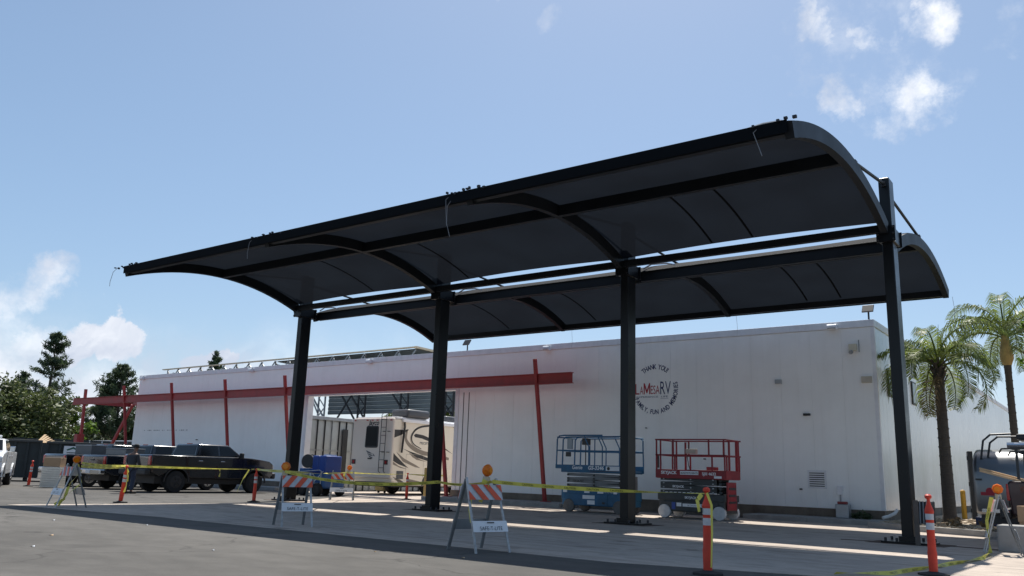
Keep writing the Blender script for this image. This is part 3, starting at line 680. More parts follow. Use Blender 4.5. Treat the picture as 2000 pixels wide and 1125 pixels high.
# footing cut-outs in the slab (rust-brown packing)
for i, x in enumerate(XS):
    m_ = MB(); m_.prism([(x-.8, YC-.45), (x+.72, YC-.52), (x+.8, YC+.45), (x-.72, YC+.5)], -.08, .0105, 'xy'); m_.build('footing_patch', rust, kind='structure')
m_ = MB(); m_.bar((XS[3]-1.35, YC-.2, .012), (XS[3]-.5, YC, .012), .07, .008); m_.build('rusty_strip', rust, kind='structure')
m_ = MB(); m_.bar((XS[3]+.5, YC+.1, .012), (XS[3]+1.6, YC-.1, .012), .09, .008); m_.build('rusty_strip', rust, kind='structure')

# ---------------------------------------------------------------- wheels and pickups
def wheel(parent, c, rad, wd, tm, rm, side=1, ax='x', rimr=.58, spokes=6, name='wheel'):
    """wheel centred at c; side = direction the outside face looks along the axis"""
    prof = [(rad*.60, -wd/2), (rad*.93, -wd/2), (rad, -wd*.36), (rad, wd*.36), (rad*.93, wd/2), (rad*.60, wd/2)]
    t = MB().lathe(prof, c, 24, ax).build(name, tm, parent, smooth=True)
    o = wd/2*side
    q = MB().lathe([(rad*rimr, o*1.01), (rad*rimr*.9, o*1.06), (rad*.15, o*1.0), (rad*.12, o*1.12)] if side > 0 else [(rad*.12, o*1.12), (rad*.15, o*1.0), (rad*rimr*.9, o*1.06), (rad*rimr, o*1.01)], c, 20, ax).build('rim', rm, t, smooth=True)
    if spokes:
        m = MB()
        for k in range(spokes):
            a = 2*math.pi*(k+.5)/spokes; u1, v1 = math.cos(a), math.sin(a)
            def P(rr): 
                if ax == 'x': return (c[0]+o*1.09, c[1]+u1*rr, c[2]+v1*rr)
                return (c[0]+u1*rr, c[1]+o*1.09, c[2]+v1*rr)
            m.bar(P(rad*.2), P(rad*rimr*.86), rad*.1, rad*.03)
        m.build('spoke_gap', darkmetal, t)
    return t
def arch(cy, cz, rad, n=9):
    return [(cy+rad*math.cos(math.pi-math.pi*k/n), cz+rad*math.sin(math.pi*k/n)) for k in range(n+1)]
def make_pickup(label, loc, rz, paint, bump, rimm, tr=.42, lift=0.0, group=None, toolbox=None, spokes=6, rack=False, bedopen=False):
    t = thing('pickup_truck', label, 'pickup truck', loc, rz, group)
    Z = lift
    W = .99; R_, F_ = 0.0, 3.70
    ar = tr+.09
    low = .56+Z
    side = [(-1.12, .72+Z), (-1.16, 1.36+Z), (-1.10, 1.40+Z), (.72, 1.40+Z), (3.05, 1.42+Z), (3.5, 1.40+Z), (4.42, 1.30+Z), (4.62, 1.18+Z), (4.66, .70+Z), (4.50, low)]
    af = [p for p in arch(F_, tr, ar) if p[1] > low][::-1]; arr = [p for p in arch(R_, tr, ar) if p[1] > low][::-1]
    side += af + [(F_-ar-.06, low-.05), (R_+ar+.06, low-.05)] + arr + [(-.75, low)]
    m = MB(); m.prism(side, -W, W, 'yz'); body = m.build('body', paint, t, bevel=.045, seg=3, smooth=True)
    # greenhouse: loft from belt to roof
    g = MB()
    pb = [(-W+.05, .80), (W-.05, .80), (W-.05, 3.12), (-W+.05, 3.12)]; pt = [(-W+.22, .98), (W-.22, .98), (W-.22, 2.42), (-W+.22, 2.42)]
    zb, zt = 1.38+Z, 1.90+Z
    g.add([(x, y, zb) for x, y in pb]+[(x, y, zt) for x, y in pt], [(3, 2, 1, 0), (4, 5, 6, 7), (0, 1, 5, 4), (1, 2, 6, 5), (2, 3, 7, 6), (3, 0, 4, 7)])
    cab = g.build('cab', paint, t, bevel=.06, seg=3, smooth=True)
    def gl(pts, nm='window'):
        # thin pane pushed 6 mm out of the greenhouse side
        a, b, c_ = [Vector(q) for q in pts[:3]]; nn = (b-a).cross(c_-a).normalized(); ctr = Vector((0, 1.8, 1.6+Z))
        if nn.dot(sum((Vector(q) for q in pts), Vector())/len(pts)-ctr) < 0: nn = -nn
        o = [Vector(q)+nn*.008 for q in pts]; i_ = [Vector(q)-nn*.004 for q in pts]; n_ = len(pts)
        return MB().add(o+i_, [tuple(range(n_)), tuple(range(2*n_-1, n_-1, -1))]+[(k, k+n_, (k+1) % n_+n_, (k+1) % n_) for k in range(n_)]).build(nm, glassd, t)
    def sp(s_, y, h): # point on the greenhouse side at height fraction h
        return (s_*((W-.05)+((W-.22)-(W-.05))*h), y, zb+(zt-zb)*h)
    for s_ in (-1, 1):
        gl([sp(s_, 1.02, .12), sp(s_, 1.86, .12), sp(s_, 1.86, .88), sp(s_, 1.12, .88)])
        gl([sp(s_, 1.96, .12), sp(s_, 2.92, .12), sp(s_, 2.44, .86), sp(s_, 1.96, .88)])
    def ly(y0, y1, h): return y0+(y1-y0)*h
    gl([(-.80, ly(3.12, 2.42, .1), zb+.1*(zt-zb)), (.80, ly(3.12, 2.42, .1), zb+.1*(zt-zb)), (.70, ly(3.12, 2.42, .9), zb+.9*(zt-zb)), (-.70, ly(3.12, 2.42, .9), zb+.9*(zt-zb))], 'windshield')
    gl([(-.75, ly(.80, .98, .15), zb+.15*(zt-zb)), (.75, ly(.80, .98, .15), zb+.15*(zt-zb)), (.66, ly(.80, .98, .85), zb+.85*(zt-zb)), (-.66, ly(.80, .98, .85), zb+.85*(zt-zb))], 'rear_window')
    MB().cbox((0, 1.06, zt+.005), (.3, .06, .05)).build('brake_light', redlens, t)
    for s_ in (-1, 1):
        for y0, y1 in ((.86, 1.88), (1.9, 2.95)):
            d = MB().box(s_*W-.004, s_*W+.006, y0, y1, .66+Z, 1.34+Z).build('door', paint, t, bevel=.004)
            hx = s_*(W+.012); MB().cbox((hx, y0+.14, 1.22+Z), (.03, .20, .035)).build('handle', chrome if paint is truckblack else paint, d, bevel=.008)
        mi = MB().cbox((s_*(W+.14), 2.85, 1.48+Z), (.2, .12, .24)).build('mirror', bumperb if paint is not truckwhite else chrome, t, bevel=.03); MB().bar((s_*(W-.03), 2.85, 1.42+Z), (s_*(W+.08), 2.85, 1.45+Z), .04).build('arm', bumperb, mi)
        MB().box(s_*(W-.11)-.08, s_*(W-.11)+.095*1, -1.185, -1.0, 1.0+Z, 1.34+Z).build('tail_light', redlens, t, bevel=.015)
        MB().box(s_*(W-.19)-.17, s_*(W-.19)+.17, 4.50, 4.68, .98+Z, 1.15+Z).build('headlight', clear, t, bevel=.02)
        # arch trims
        for cy in (R_, F_):
            a = [(cy+(ar+.045)*math.cos(math.pi*k/12), tr+(ar+.045)*math.sin(math.pi*k/12)) for k in range(13)]; b = [(cy+(ar-.005)*math.cos(math.pi*k/12), tr+(ar-.005)*math.sin(math.pi*k/12)) for k in range(12, -1, -1)]
            MB().prism([q for q in a+b], s_*(W-.02), s_*(W+.035), 'yz').build('arch_trim', bumperb if paint is not truckwhite else paint, t)
        wheel(t, (s_*(W-.14), R_, tr), tr, .27, tyrem, rimm, s_, spokes=spokes); wheel(t, (s_*(W-.14), F_, tr), tr, .27, tyrem, rimm, s_, spokes=spokes)
    tg = MB().box(-.80, .80, -1.178, -1.15, .86+Z, 1.33+Z).build('tailgate', paint, t, bevel=.012); MB().cbox((0, -1.185, 1.2+Z), (.22, .02, .07)).build('handle', bumperb, tg)
    MB().box(-.97, .97, -1.34, -1.12, .62+Z, .83+Z).build('rear_bumper', bump, t, bevel=.04); MB().box(-.17, .17, -1.352, -1.341, .66+Z, .80+Z).build('number_plate', whitep, t)
    MB().box(-.97, .97, 4.62, 4.82, .56+Z, .80+Z).build('front_bumper', chrome if paint is truckwhite else bump, t, bevel=.05)
    gr = MB().box(-.62, .62, 4.60, 4.69, .82+Z, 1.20+Z).build('grille', bumperb, t, bevel=.02)
    for z in (.92, 1.02, 1.12): MB().box(-.58, .58, 4.691, 4.705, z+Z-.02, z+Z+.015).build('grille_bar', chrome, gr)
    MB().box(-.85, .85, -.95, .60, 1.401+Z, 1.408+Z).build('bed_liner', bumperb, t)
    MB().box(-.75, .75, -.8, 4.3, .35, low+.05).build('chassis', bumperb, t)
    return t
pk = make_pickup('lifted black crew-cab pickup parked nose-in at the white wall, nearest of the dark trucks', (-31.62, 19.4, 0), 0, truckblack, bumperb, bumperb, .43, .05, spokes=5)
p2 = make_pickup('navy-black pickup with shiny wheels parked on the far side of the lifted black pickup', (-34.95, 19.4, 0), 0, trucknavy, chrome, alloy, .39, -.02)
tbx = thing('toolbox', 'silver truck toolbox lying across the bed of the navy-black pickup', 'toolbox', (-34.95, 19.55, 1.395)); MB().box(-.8, .8, -.4, .45, 0, .26).build('box', mat('dull_aluminium', (.17, .175, .18), .5, .4), tbx, bevel=.02); MB().box(-.82, .82, -.42, .47, .262, .30).build('lid', silver, tbx, bevel=.015)
lr = thing('light_bar', 'pair of small black work lights standing on the silver truck toolbox', 'work light', (-34.4, 19.7, 1.695))
for s_ in (-.15, .15): MB().cbox((s_, 0, .09), (.18, .1, .14)).build('lamp', bumperb, lr, bevel=.02)
MB().box(-.25, .25, -.02, .02, 0, .02).build('bar', bumperb, lr)
p3 = make_pickup('dark pickup with chrome bumper and red tail lights, leftmost of the row parked nose-in', (-38.1, 19.3, 0), 0, truckblack, chrome, alloy, .39, -.02)
t3 = thing('toolbox', 'tall light grey utility box standing in the bed of the leftmost dark pickup', 'toolbox', (-38.0, 19.6, 1.385)); MB().box(-.70, .70, -.3, .4, 0, .40).build('box', mat('pale_grey_paint', (.10, .105, .11), .5), t3, bevel=.02); MB().box(-.72, .72, -.32, .42, .402, .44).build('lid', galv, t3)
p4 = make_pickup('white pickup with chrome grille at the left edge of the picture', (-39.7, 16.1, 0), R(-118), truckwhite, chrome, alloy, .40, 0)
lb = thing('roof_light_bar', 'white beacon bar mounted on the roof of the white pickup', 'light bar', (-38.0, 15.2, 1.91)); MB().box(-.15, .15, -.6, .6, .04, .14).build('bar', whitep, lb, bevel=.03); MB().box(-.08, .08, -.4, .4, 0, .04).build('mount', bumperb, lb)

# person by the tailgate of the lifted pickup
def person(loc, rz):
    t = thing('person', 'person in dark shirt, jeans and black cap standing behind the black trucks', 'person', loc, rz)
    def sk(name, pts, edges, rad, m, sub=2, parent=t):
        me = bpy.data.meshes.new(name); me.from_pydata(pts, edges, []); o = bpy.data.objects.new(name, me); COL.objects.link(o); o.parent = parent; me.materials.append(m)
        md = o.modifiers.new('skin', 'SKIN'); md.use_smooth_shade = True
        me.skin_vertices.new() if not me.skin_vertices else None
        for i, r_ in enumerate(rad):
            me.skin_vertices[0].data[i].radius = r_ if isinstance(r_, tuple) else (r_, r_)
        me.skin_vertices[0].data[0].use_root = True
        s2 = o.modifiers.new('sub', 'SUBSURF'); s2.levels = sub; s2.render_levels = sub
        return o
    pts = [(0, 0, .93), (0, .01, 1.08), (0, .03, 1.25), (0, .05, 1.40), (0, .09, 1.50), (0, .13, 1.60), (0, .13, 1.70),
           (.19, .04, 1.38), (.25, .06, 1.12), (.20, .26, 1.00), (.17, .34, 1.01), (-.19, .04, 1.38), (-.25, .05, 1.12), (-.20, .26, 1.03), (-.17, .34, 1.05),
           (.10, 0, .86), (.12, .02, .50), (.13, -.04, .09), (.14, .10, .04), (-.10, 0, .86), (-.12, .05, .50), (-.13, .0, .09), (-.14, .14, .04)]
    E_ = [(0, 1), (1, 2), (2, 3), (3, 4), (4, 5), (5, 6), (3, 7), (7, 8), (8, 9), (9, 10), (3, 11), (11, 12), (12, 13), (13, 14), (0, 15), (15, 16), (16, 17), (17, 18), (0, 19), (19, 20), (20, 21), (21, 22)]
    rd = [(.15, .11), (.14, .10), (.17, .11), (.15, .10), (.055, .055), (.075, .09), (.07, .085), .065, .048, .036, .04, .065, .048, .036, .04, .095, .065, .045, .045, .095, .065, .045, .045]
    sk('body', pts, E_, rd, skin)
    sk('shirt', [(0, 0, .90), (0, .01, 1.08), (0, .03, 1.25), (0, .05, 1.41), (.19, .04, 1.38), (.25, .06, 1.13), (.21, .20, 1.03), (-.19, .04, 1.38), (-.25, .05, 1.13), (-.21, .2, 1.05)], [(0, 1), (1, 2), (2, 3), (3, 4), (4, 5), (5, 6), (3, 7), (7, 8), (8, 9)],
       [(.185, .14), (.17, .13), (.20, .14), (.16, .12), .085, .068, .055, .085, .068, .055], jacket)
    sk('jeans', [(0, 0, .93), (.10, 0, .84), (.12, .02, .50), (.13, -.04, .10), (-.10, 0, .84), (-.12, .05, .50), (-.13, 0, .10)], [(0, 1), (1, 2), (2, 3), (0, 4), (4, 5), (5, 6)], [(.17, .13), .115, .085, .07, .115, .085, .07], jeans)
    MB().lathe([(.10, 0), (.105, .05), (.085, .10), (.03, .125)], (0, .13, 1.68), 14).build('cap', hair, t, smooth=True); MB().prism([(-.07, .20), (.07, .20), (.06, .31), (-.06, .31)], 1.69, 1.70, 'xy').build('cap_peak', hair, t)
    for s_ in (-1, 1):
        MB().cbox((s_*.14, .07, .045), (.11, .29, .09)).build('shoe', hair, t, bevel=.03)
    return t
person((-30.05, 17.15, 0), R(20))

# ---------------------------------------------------------------- motorhome
rv = thing('motorhome', 'cream motorhome with black and taupe swooshes, rear ladder and roof rack seen through the opening', 'motorhome', (0, 0, 0))
RX0, RX1, RY, RZ = -30.88, -28.17, 28.9, 3.56
MB().prism([(RY+.03, .80), (RY+.02, RZ), (38.5, RZ), (38.5, .55), (32.1, .42), (30.98, .44), (29.46, .45), (28.95, .60)], RX0, RX1, 'yz').build('body', rvcream, rv, bevel=.06, seg=3, smooth=True)
cap_ = MB().box(RX0-.02, RX1+.012, RY-.06, RY+.10, .76, RZ+.03).build('rear_cap', rvrear, rv, bevel=.07, seg=3, smooth=True)
MB().box(RX0-.005, RX1-.0, RY-.075, RY-.058, 1.2, 1.22).build('trim_line', rvrear, cap_)
rf = MB().box(RX0+.05, RX1+.02, RY+.12, 38.5, RZ+.003, RZ+.10).build('roof', whitep, rv, bevel=.03)
ac = MB().box(-29.1, -27.95, 29.6, 31.2, RZ+.11, RZ+.50).build('roof_pod', mat('dark_grey_plastic', (.06, .065, .075), .4), rv, bevel=.12, seg=3, smooth=True)
MB().box(-29.3, -28.4, 32.9, 34.2, RZ+.105, RZ+.42).build('roof_pod', mat('dark_grey_plastic', (.06, .065, .075), .4), rv, bevel=.1, seg=3, smooth=True)
MB().cyl((-28.8, 32.0, RZ+.18), (0, 0, 1), .13, .16, 12, .05).build('roof_vent', whitep, rv); MB().cyl((-29.5, 31.9, RZ+.2), (0, 0, 1), .35, .22, 14, .25).build('satellite_dome', darkmetal, rv)
w_ = MB().prism([(-29.97, 2.22), (-29.93, 3.16), (-29.86, 3.22), (-29.17, 3.22), (-29.10, 3.16), (-29.10, 2.24), (-29.17, 2.18), (-29.9, 2.18)], RY-.085, RY-.061, 'xz').build('rear_window', darkmetal, rv, bevel=.01)
MB().box(-29.9, -29.17, RY-.092, RY-.086, 2.26, 3.15).build('pane', mat('dark_rv_glass', (.006, .008, .010), .35, var=0, spec=.15), w_)
def rear(x, z): return (x, RY-.066, z)
m_ = MB(); text_on(m_, 'Jayco', .33, lambda x, y: rear(-29.46+x, 3.26+y), bold=.010, shear=.25); m_.build('lettering', nearblack, rv)
# bird emblem, simplified to its wing strokes
m_ = MB()
for q in ([(-29.88, 2.06), (-29.62, 1.98), (-29.42, 1.90), (-29.60, 1.90), (-29.78, 1.94)], [(-29.80, 1.92), (-29.50, 1.86), (-29.34, 1.78), (-29.56, 1.80), (-29.72, 1.86)], [(-29.72, 1.83), (-29.45, 1.74), (-29.38, 1.68), (-29.60, 1.72)], [(-29.42, 1.93), (-29.30, 1.84), (-29.24, 1.77), (-29.36, 1.80)]): flatface(m_, q, rear)
m_.build('emblem', mat('grey_graphic', (.12, .12, .125), .4), rv)
MB().box(-29.72, -29.46, RY-.08, RY-.062, 1.64, 1.70).build('badge', nearblack, rv)
for x in (-30.74, -29.90, -29.56, -29.22, -28.30): MB().box(x-.06, x+.06, RY-.09, RY-.061, 3.46, 3.51).build('marker_light', redlens, rv)
for x in (-30.68, -28.50): q = MB().box(x-.13, x+.13, RY-.085, RY-.061, 1.40, 1.62).build('tail_light', mat('dark_red_lens', (.05, .015, .015), .3), rv, bevel=.015); MB().box(x-.05, x+.06, RY-.09, RY-.086, 1.45, 1.57).build('lens', redlens, q)
ld = MB()
for x in (-28.86, -28.53): ld.tube([(x+.03, RY-.05, 3.85), (x+.02, RY-.17, 3.72), (x, RY-.17, 1.10), (x, RY-.07, 1.02)], .017, 6)
lad = ld.build('ladder', nearblack, rv)
for z in (1.25, 1.62, 2.0, 2.38, 2.76, 3.14, 3.5): MB().bar((-28.86, RY-.17, z), (-28.53, RY-.17, z), .025).build('rung', nearblack, lad)
for z in (1.98, 2.95):
    for x in (-28.72, -28.40): MB().bar((x-.09, RY-.08, z), (x+.09, RY-.08, z), .03).build('bracket', nearblack, lad)
def side(y, z): return (RX1+.004, y, z)
def graphic(poly, m): mb = MB(); flatface(mb, poly, side); mb.build('graphic_stripe', m, rv)
def ribbon(pts, w0, w1, m):
    mb = MB(); n_ = len(pts); vs = []
    for i, (y, z) in enumerate(pts):
        a = Vector(pts[max(i-1, 0)]); b = Vector(pts[min(i+1, n_-1)]); d = (b-a).normalized(); t = i/(n_-1); w_ = (w0+(w1-w0)*t)*math.sin(math.pi*(.08+.84*t))**.5/2
        vs += [side(y-d.y*w_, z+d.x*w_), side(y+d.y*w_, z-d.x*w_)]
    mb.add(vs, [(i*2, i*2+2, i*2+3, i*2+1) for i in range(n_-1)]); mb.build('graphic_stripe', m, rv)
def smooth_pts(P, k=6):
    out = []
    for i in range(len(P)-1):
        p0, p1, p2, p3 = P[max(i-1, 0)], P[i], P[i+1], P[min(i+2, len(P)-1)]
        for j in range(k):
            t = j/k; out.append(tuple(.5*((2*p1[a])+(-p0[a]+p2[a])*t+(2*p0[a]-5*p1[a]+4*p2[a]-p3[a])*t*t+(-p0[a]+3*p1[a]-3*p2[a]+p3[a])*t**3) for a in (0, 1)))
    out.append(P[-1]); return out
graphic([(28.95, 3.04), (29.7, 3.07), (29.95, 3.10), (29.75, 2.97), (29.39, 2.80), (28.96, 2.66)], nearblack)
ribbon(smooth_pts([(31.9, 3.42), (31.45, 3.38), (30.8, 3.28), (30.42, 3.12), (30.2, 2.88), (30.17, 2.62), (30.38, 2.4), (30.89, 2.22)]), .12, .07, nearblack)
ribbon(smooth_pts([(30.6, 3.22), (30.3, 3.05), (30.12, 2.85), (30.10, 2.6), (30.3, 2.36), (30.8, 2.16)]), .05, .04, taupe)
ribbon(smooth_pts([(29.85, 3.10), (29.8, 2.99), (29.76, 2.66), (29.97, 2.41), (30.45, 2.17), (31.05, 2.03), (31.51, 1.98), (33, 1.8)]), .14, .26, taupe)
graphic([(30.3, 2.85), (30.44, 2.93), (30.98, 2.89), (31.44, 2.78), (32.4, 2.45), (33.3, 2.05), (32.6, 2.28), (31.46, 2.60), (30.9, 2.72), (30.4, 2.76)], nearblack)
graphic([(28.98, 1.95), (29.15, 1.83), (29.84, 1.40), (30.05, 1.28), (29.37, 1.43), (28.98, 1.58)], nearblack)
graphic([(28.98, 1.55), (29.38, 1.36), (30.0, 1.22), (29.5, 1.27), (28.98, 1.42)], taupe)
graphic([(29.60, 2.18), (30.07, 2.07), (31.0, 1.90), (32.2, 1.60), (31.43, 1.64), (30.58, 1.80), (30.2, 1.97)], nearblack)
graphic([(29.14, 2.02), (29.72, 1.72), (30.61, 1.42), (30.9, 1.30), (30.52, 1.33), (29.64, 1.57)], taupe)
graphic([(30.0, 2.02), (30.9, 1.70), (31.4, 1.60), (30.6, 1.68), (30.3, 1.8)], taupe)
graphic([(28.99, .86), (29.5, .74), (29.9, .56), (29.4, .60)], taupe); graphic([(29.9, .80), (30.9, .66), (30.95, .56), (30.2, .58)], taupe)
graphic([(33.0, 3.5), (33.8, 3.3), (34.3, 3.0), (33.9, 3.15)], nearblack)
ribbon([(28.95, .80), (29.54, .66), (30.95, .61)], .03, .03, whitep)
m_ = MB(); text_on(m_, 'PRECEPT', .17, lambda x, y: side(30.74+x, 2.44+y), bold=.003, align='LEFT', shear=.2); m_.build('lettering', mat('grey_graphic', (.12, .12, .125), .4), rv)
MB().box(RX1+.008, RX1+.02, 29.25, 29.70, .76, 1.13).build('vent_grille', mat('dark_grey_plastic', (.06, .065, .075), .4), rv, bevel=.005)
MB().tube([(RX1+.06, 29.56, 3.46), (RX1+.10, 29.55, 3.2), (RX1+.10, 29.42, 1.98)], .05, 6).build('awning_arm', nearblack, rv)
MB().box(RX1+.0, RX1+.13, 29.4, 36.0, 3.42, 3.60).build('awning_roll', whitep, rv, bevel=.05, seg=3)
for y0, y1, z0, z1 in ((29.85, 31.1, .85, 1.92),):
    for a in ([(y0, z0), (y0, z1), (y0+.015, z1), (y0+.015, z0)], [(y1, z0), (y1, z1), (y1+.015, z1), (y1+.015, z0)], [(y0, z1), (y1, z1), (y1, z1+.015), (y0, z1+.015)]): mb = MB(); flatface(mb, a, lambda y, z: (RX1+.006, y, z)); mb.build('hatch_seam', mat('seam_grey', (.3, .28, .22), .6), rv)
for p in ((31.65, 1), (36.4, 1)):
    wheel(rv, (RX1-.16, p[0], .47), .47, .3, tyrem, chrome, 1, spokes=8)
    wheel(rv, (RX0+.16, p[0], .47), .47, .3, tyrem, chrome, -1, spokes=8)
    a = [(p[0]+.62*math.cos(math.pi*k/12), .47+.62*math.sin(math.pi*k/12)) for k in range(13)]; MB().prism(a, RX1-.02, RX1+.005, 'yz').build('wheel_arch', nearblack, rv)
MB().box(RX0+.1, RX1-.15, 29.1, 38.3, .38, .79).build('chassis', bumperb, rv); MB().box(RX0+.2, RX1-.5, 29.0, 29.1, .40, .62).build('hitch_frame', bumperb, rv)
MB().tube([(RX1+.06, 34.2, 2.7), (RX1+.10, 34.1, 2.2), (RX1+.10, 33.95, .9)], .05, 6).build('awning_arm', nearblack, rv)
d_ = thing('yellow_bin', 'small dull yellow bin on wheels behind the rear end of the motorhome', 'bin', (-31.3, 31.5, 0)); MB().box(-.3, .3, -.2, .2, .12, .62).build('tub', mat('dull_yellow', (.22, .19, .08), .6), d_, bevel=.04)
for x in (-.22, .22): MB().cyl((x, 0, .07), (1, 0, 0), .07, .05, 10).build('caster', tyrem, d_)
pw = thing('post', 'thin yellow wooden post by the second black column', 'post', (-24.55, 27.3, 0)); MB().box(-.05, .05, -.05, .05, 0, 1.3).build('stake', mat('yellow_wood', (.50, .34, .12), .7), pw, bevel=.006); MB().box(-.07, .07, -.07, .07, 0.0, .03).build('foot', wood, pw)

# ---------------------------------------------------------------- blue pressure-washer rig
bw = thing('pressure_washer', 'blue wheeled tank rig with black hose reel beside the motorhome', 'washer', (-28.15, 24.5, 0), 0)
MB().box(-.55, .85, -.45, .75, .30, .82).build('skid', bluem, bw, bevel=.10, seg=3)
for a, b in ((-.12, .28), (.285, .74)): MB().box(a, b, -.30, .6, .93, 1.66).build('tank', blueplastic, bw, bevel=.05, seg=3, smooth=True)
MB().box(-.7, .8, -.4, .65, .80, .93).build('deck', bluem, bw, bevel=.02)
rl = MB(); rl.cyl((-.52, -.1, 1.42), (.35, -1, 0), .25, .34, 20); reel = rl.build('hose_reel', nearblack, bw, smooth=True)
for s_ in (-.17, .17): m_ = MB(); m_.cyl((-.52+.35*s_, -.1-s_, 1.42), (.35, -1, 0), .29, .02, 20); m_.build('flange', darkmetal, reel)
MB().box(-.9, -.25, -.3, .3, .93, 1.12).build('pump_box', bluem, bw, bevel=.03)
fr = MB(); fr.tube([(-.35, -.55, .35), (-.35, -.56, .80), (-.28, -.56, .88), (.3, -.56, .88), (.38, -.56, .80), (.38, -.56, .52), (.62, -.56, .52)], .022, 6); fr.tube([(-.9, -.5, .95), (.6, -.5, 1.06), (.72, -.5, 1.02), (.72, -.5, .5)], .02, 6); fr.build('guard_rail', galvleg, bw, smooth=True)
for x in (-.75, -.35, .55): wheel(bw, (x, -.5, .27), .27, .18, tyrem, bumperb, -1, 'y', spokes=0)
for x in (-.35, .55): wheel(bw, (x, .75, .27), .27, .18, tyrem, bumperb, 1, 'y', spokes=0)
MB().tube([(.62, -.1, 1.66), (.60, -.3, 1.0), (.45, -.6, .6)], .012, 5).build('hose', whitep, bw); MB().box(.0, .5, .2, .5, 1.665, 1.72).build('cap', whitep, bw)

# ---------------------------------------------------------------- scissor lifts
def tube_rail(mb, pts, r_=.024): mb.tube(pts, r_, 8)
# blue one
bl = thing('scissor_lift', 'blue scissor lift with rounded guard rails and grey scissor stack, partly behind a black column', 'scissor lift', (-14.42, 24.2, 0))
LX, LW = 1.23, 1.15
MB().box(-LX+.03, LX-.03, .03, LW-.03, .22, .62).build('base', genblue, bl, bevel=.03)
for a, b in ((-LX, -LX+.16), (LX-.16, LX)): MB().box(a, b, .02, LW-.02, .40, .74).build('end_cap', genblue, bl, bevel=.03)
tr_ = MB().box(-.42, .55, .012, .03, .24, .60).build('battery_tray', genblue, bl, bevel=.008); MB().box(-.38, .08, .004, .0115, .44, .56).build('label', whitep, tr_); MB().box(-.20, .08, .004, .0115, .27, .40).build('label', whitep, tr_); MB().box(.36, .46, .002, .0105, .30, .36).build('label', nearblack, tr_)
MB().box(-LX+.05, LX-.02, .015, .045, .60, .74).build('side_rail', genblue, bl, bevel=.006)
for a, b in ((-.32, -.12), (.18, .40), (-LX+.08, -LX+.24), (.78, .90)): MB().box(a, b, .008, .0145, .63, .72).build('label', whitep, bl)
m_ = MB(); text_on(m_, 'UNITED RENTALS', .07, lambda x, y: (.66+x, .007, .655+y)); m_.build('lettering', whitep, bl)
for x in (-.93, .96):
    for y, s_ in ((.07, -1), (LW-.07, 1)): wheel(bl, (x, y, .21), .21, .13, tyregrey, tyregrey, s_, 'y', rimr=.7, spokes=0)
for k in range(5):
    z = .78+k*.105
    for y in (.12, LW-.16):
        sgn = 1 if k % 2 else -1
        MB().bar((-LX+.18, y, z-sgn*.02), (LX-.2, y, z+sgn*.03), .045, .095).build('scissor_arm', liftgrey, bl, bevel=.006)
    for x in (-LX+.22, 0, LX-.26): MB().cyl((x, .09, z), (0, 1, 0), .028, .06, 8).build('pin', nearblack, bl)
m_ = MB(); text_on(m_, '10556707', .11, lambda x, y: (-.62+x, .094, .97+y), bold=.003); m_.build('lettering', nearblack, bl)
MB().box(LX-.22, LX-.04, .1, .9, .70, 1.20).build('ladder_frame', liftgrey, bl, bevel=.02)
MB().box(-LX-.0, LX, .0, LW, 1.28, 1.36).build('platform', genblue, bl, bevel=.01)
tb_ = MB().box(-LX+.0, LX+.05, -.012, .012, 1.30, 1.53).build('toe_board', genblue, bl, bevel=.004); MB().box(-LX-.03, LX+.05, LW-.01, LW+.012, 1.30, 1.53).build('toe_board', genblue, bl)
MB().box(-LX-.24, -LX, -.0, LW, 1.40, 1.53).build('extension_deck', genblue, bl, bevel=.006)
def bf(x, y): return (x, -.0135, y)
m_ = MB(); text_on(m_, 'Genie', .17, lambda x, y: bf(-.60+x, 1.39+y), bold=.004, shear=.15); m_.build('lettering', whitep, tb_); m_ = MB(); text_on(m_, 'GS-3246', .17, lambda x, y: bf(.12+x, 1.385+y), bold=.006, shear=.15); m_.build('lettering', whitep, tb_)
q_ = MB(); q_.box(.50, 1.0, -.0145, -.0125, 1.36, 1.50); q_.build('label', whitep, tb_); MB().cyl((.60, -.015, 1.43), (0, 1, 0), .055, .003, 14).build('emblem', nearblack, tb_)
m_ = MB(); m_.box(-.1, 1.0, -.0140, -.0125, 1.325, 1.345); m_.build('stripe', nearblack, tb_)
rb = MB()
for y in (.0, LW):
    tube_rail(rb, [(-LX-.20, y, 1.5), (-LX-.18, y, 2.38), (-LX-.10, y, 2.48), (-LX+.1, y, 2.5), (.35, y, 2.5)])
    tube_rail(rb, [(-LX+.02, y+.03, 1.5), (-LX+.04, y+.03, 2.36), (-LX+.14, y+.03, 2.44), (LX-.10, y+.03, 2.46), (LX, y+.03, 2.38), (LX+.02, y+.03, 1.5)])
    tube_rail(rb, [(-LX-.19, y, 2.0), (LX, y, 1.98)], .022)
    for x in (-.16, .36): tube_rail(rb, [(x-.18, y, 2.47), (x, y, 2.12), (x, y, 1.5)], .02)
    tube_rail(rb, [(LX+.01, y+.03, 1.98), (.3, y+.03, 1.98)], .02)
for x in (-LX-.18, LX+.02):
    for z in (2.0, 2.44): tube_rail(rb, [(x, 0, z), (x, LW, z)], .022)
for x in (-.75, -.55): tube_rail(rb, [(x, LW-.1, 1.5), (x, LW-.1, 2.45)], .02)
rb.build('guard_rail', genblue, bl, smooth=True)
cb = MB().box(-LX+.12, -LX+.30, .15, .25, 2.05, 2.42).build('manual_box', galv, bl, bevel=.01); MB().box(-.62, -.38, .3, .5, 2.2, 2.42).build('control_box', nearblack, bl, bevel=.02); MB().cyl((-.52, .4, 1.85), (0, 0, 1), .02, .7, 6).build('stand', nearblack, bl)
MB().box(-LX+.10, -LX+.26, .1, .2, 1.80, 1.95).build('outlet_box', nearblack, bl, bevel=.01)
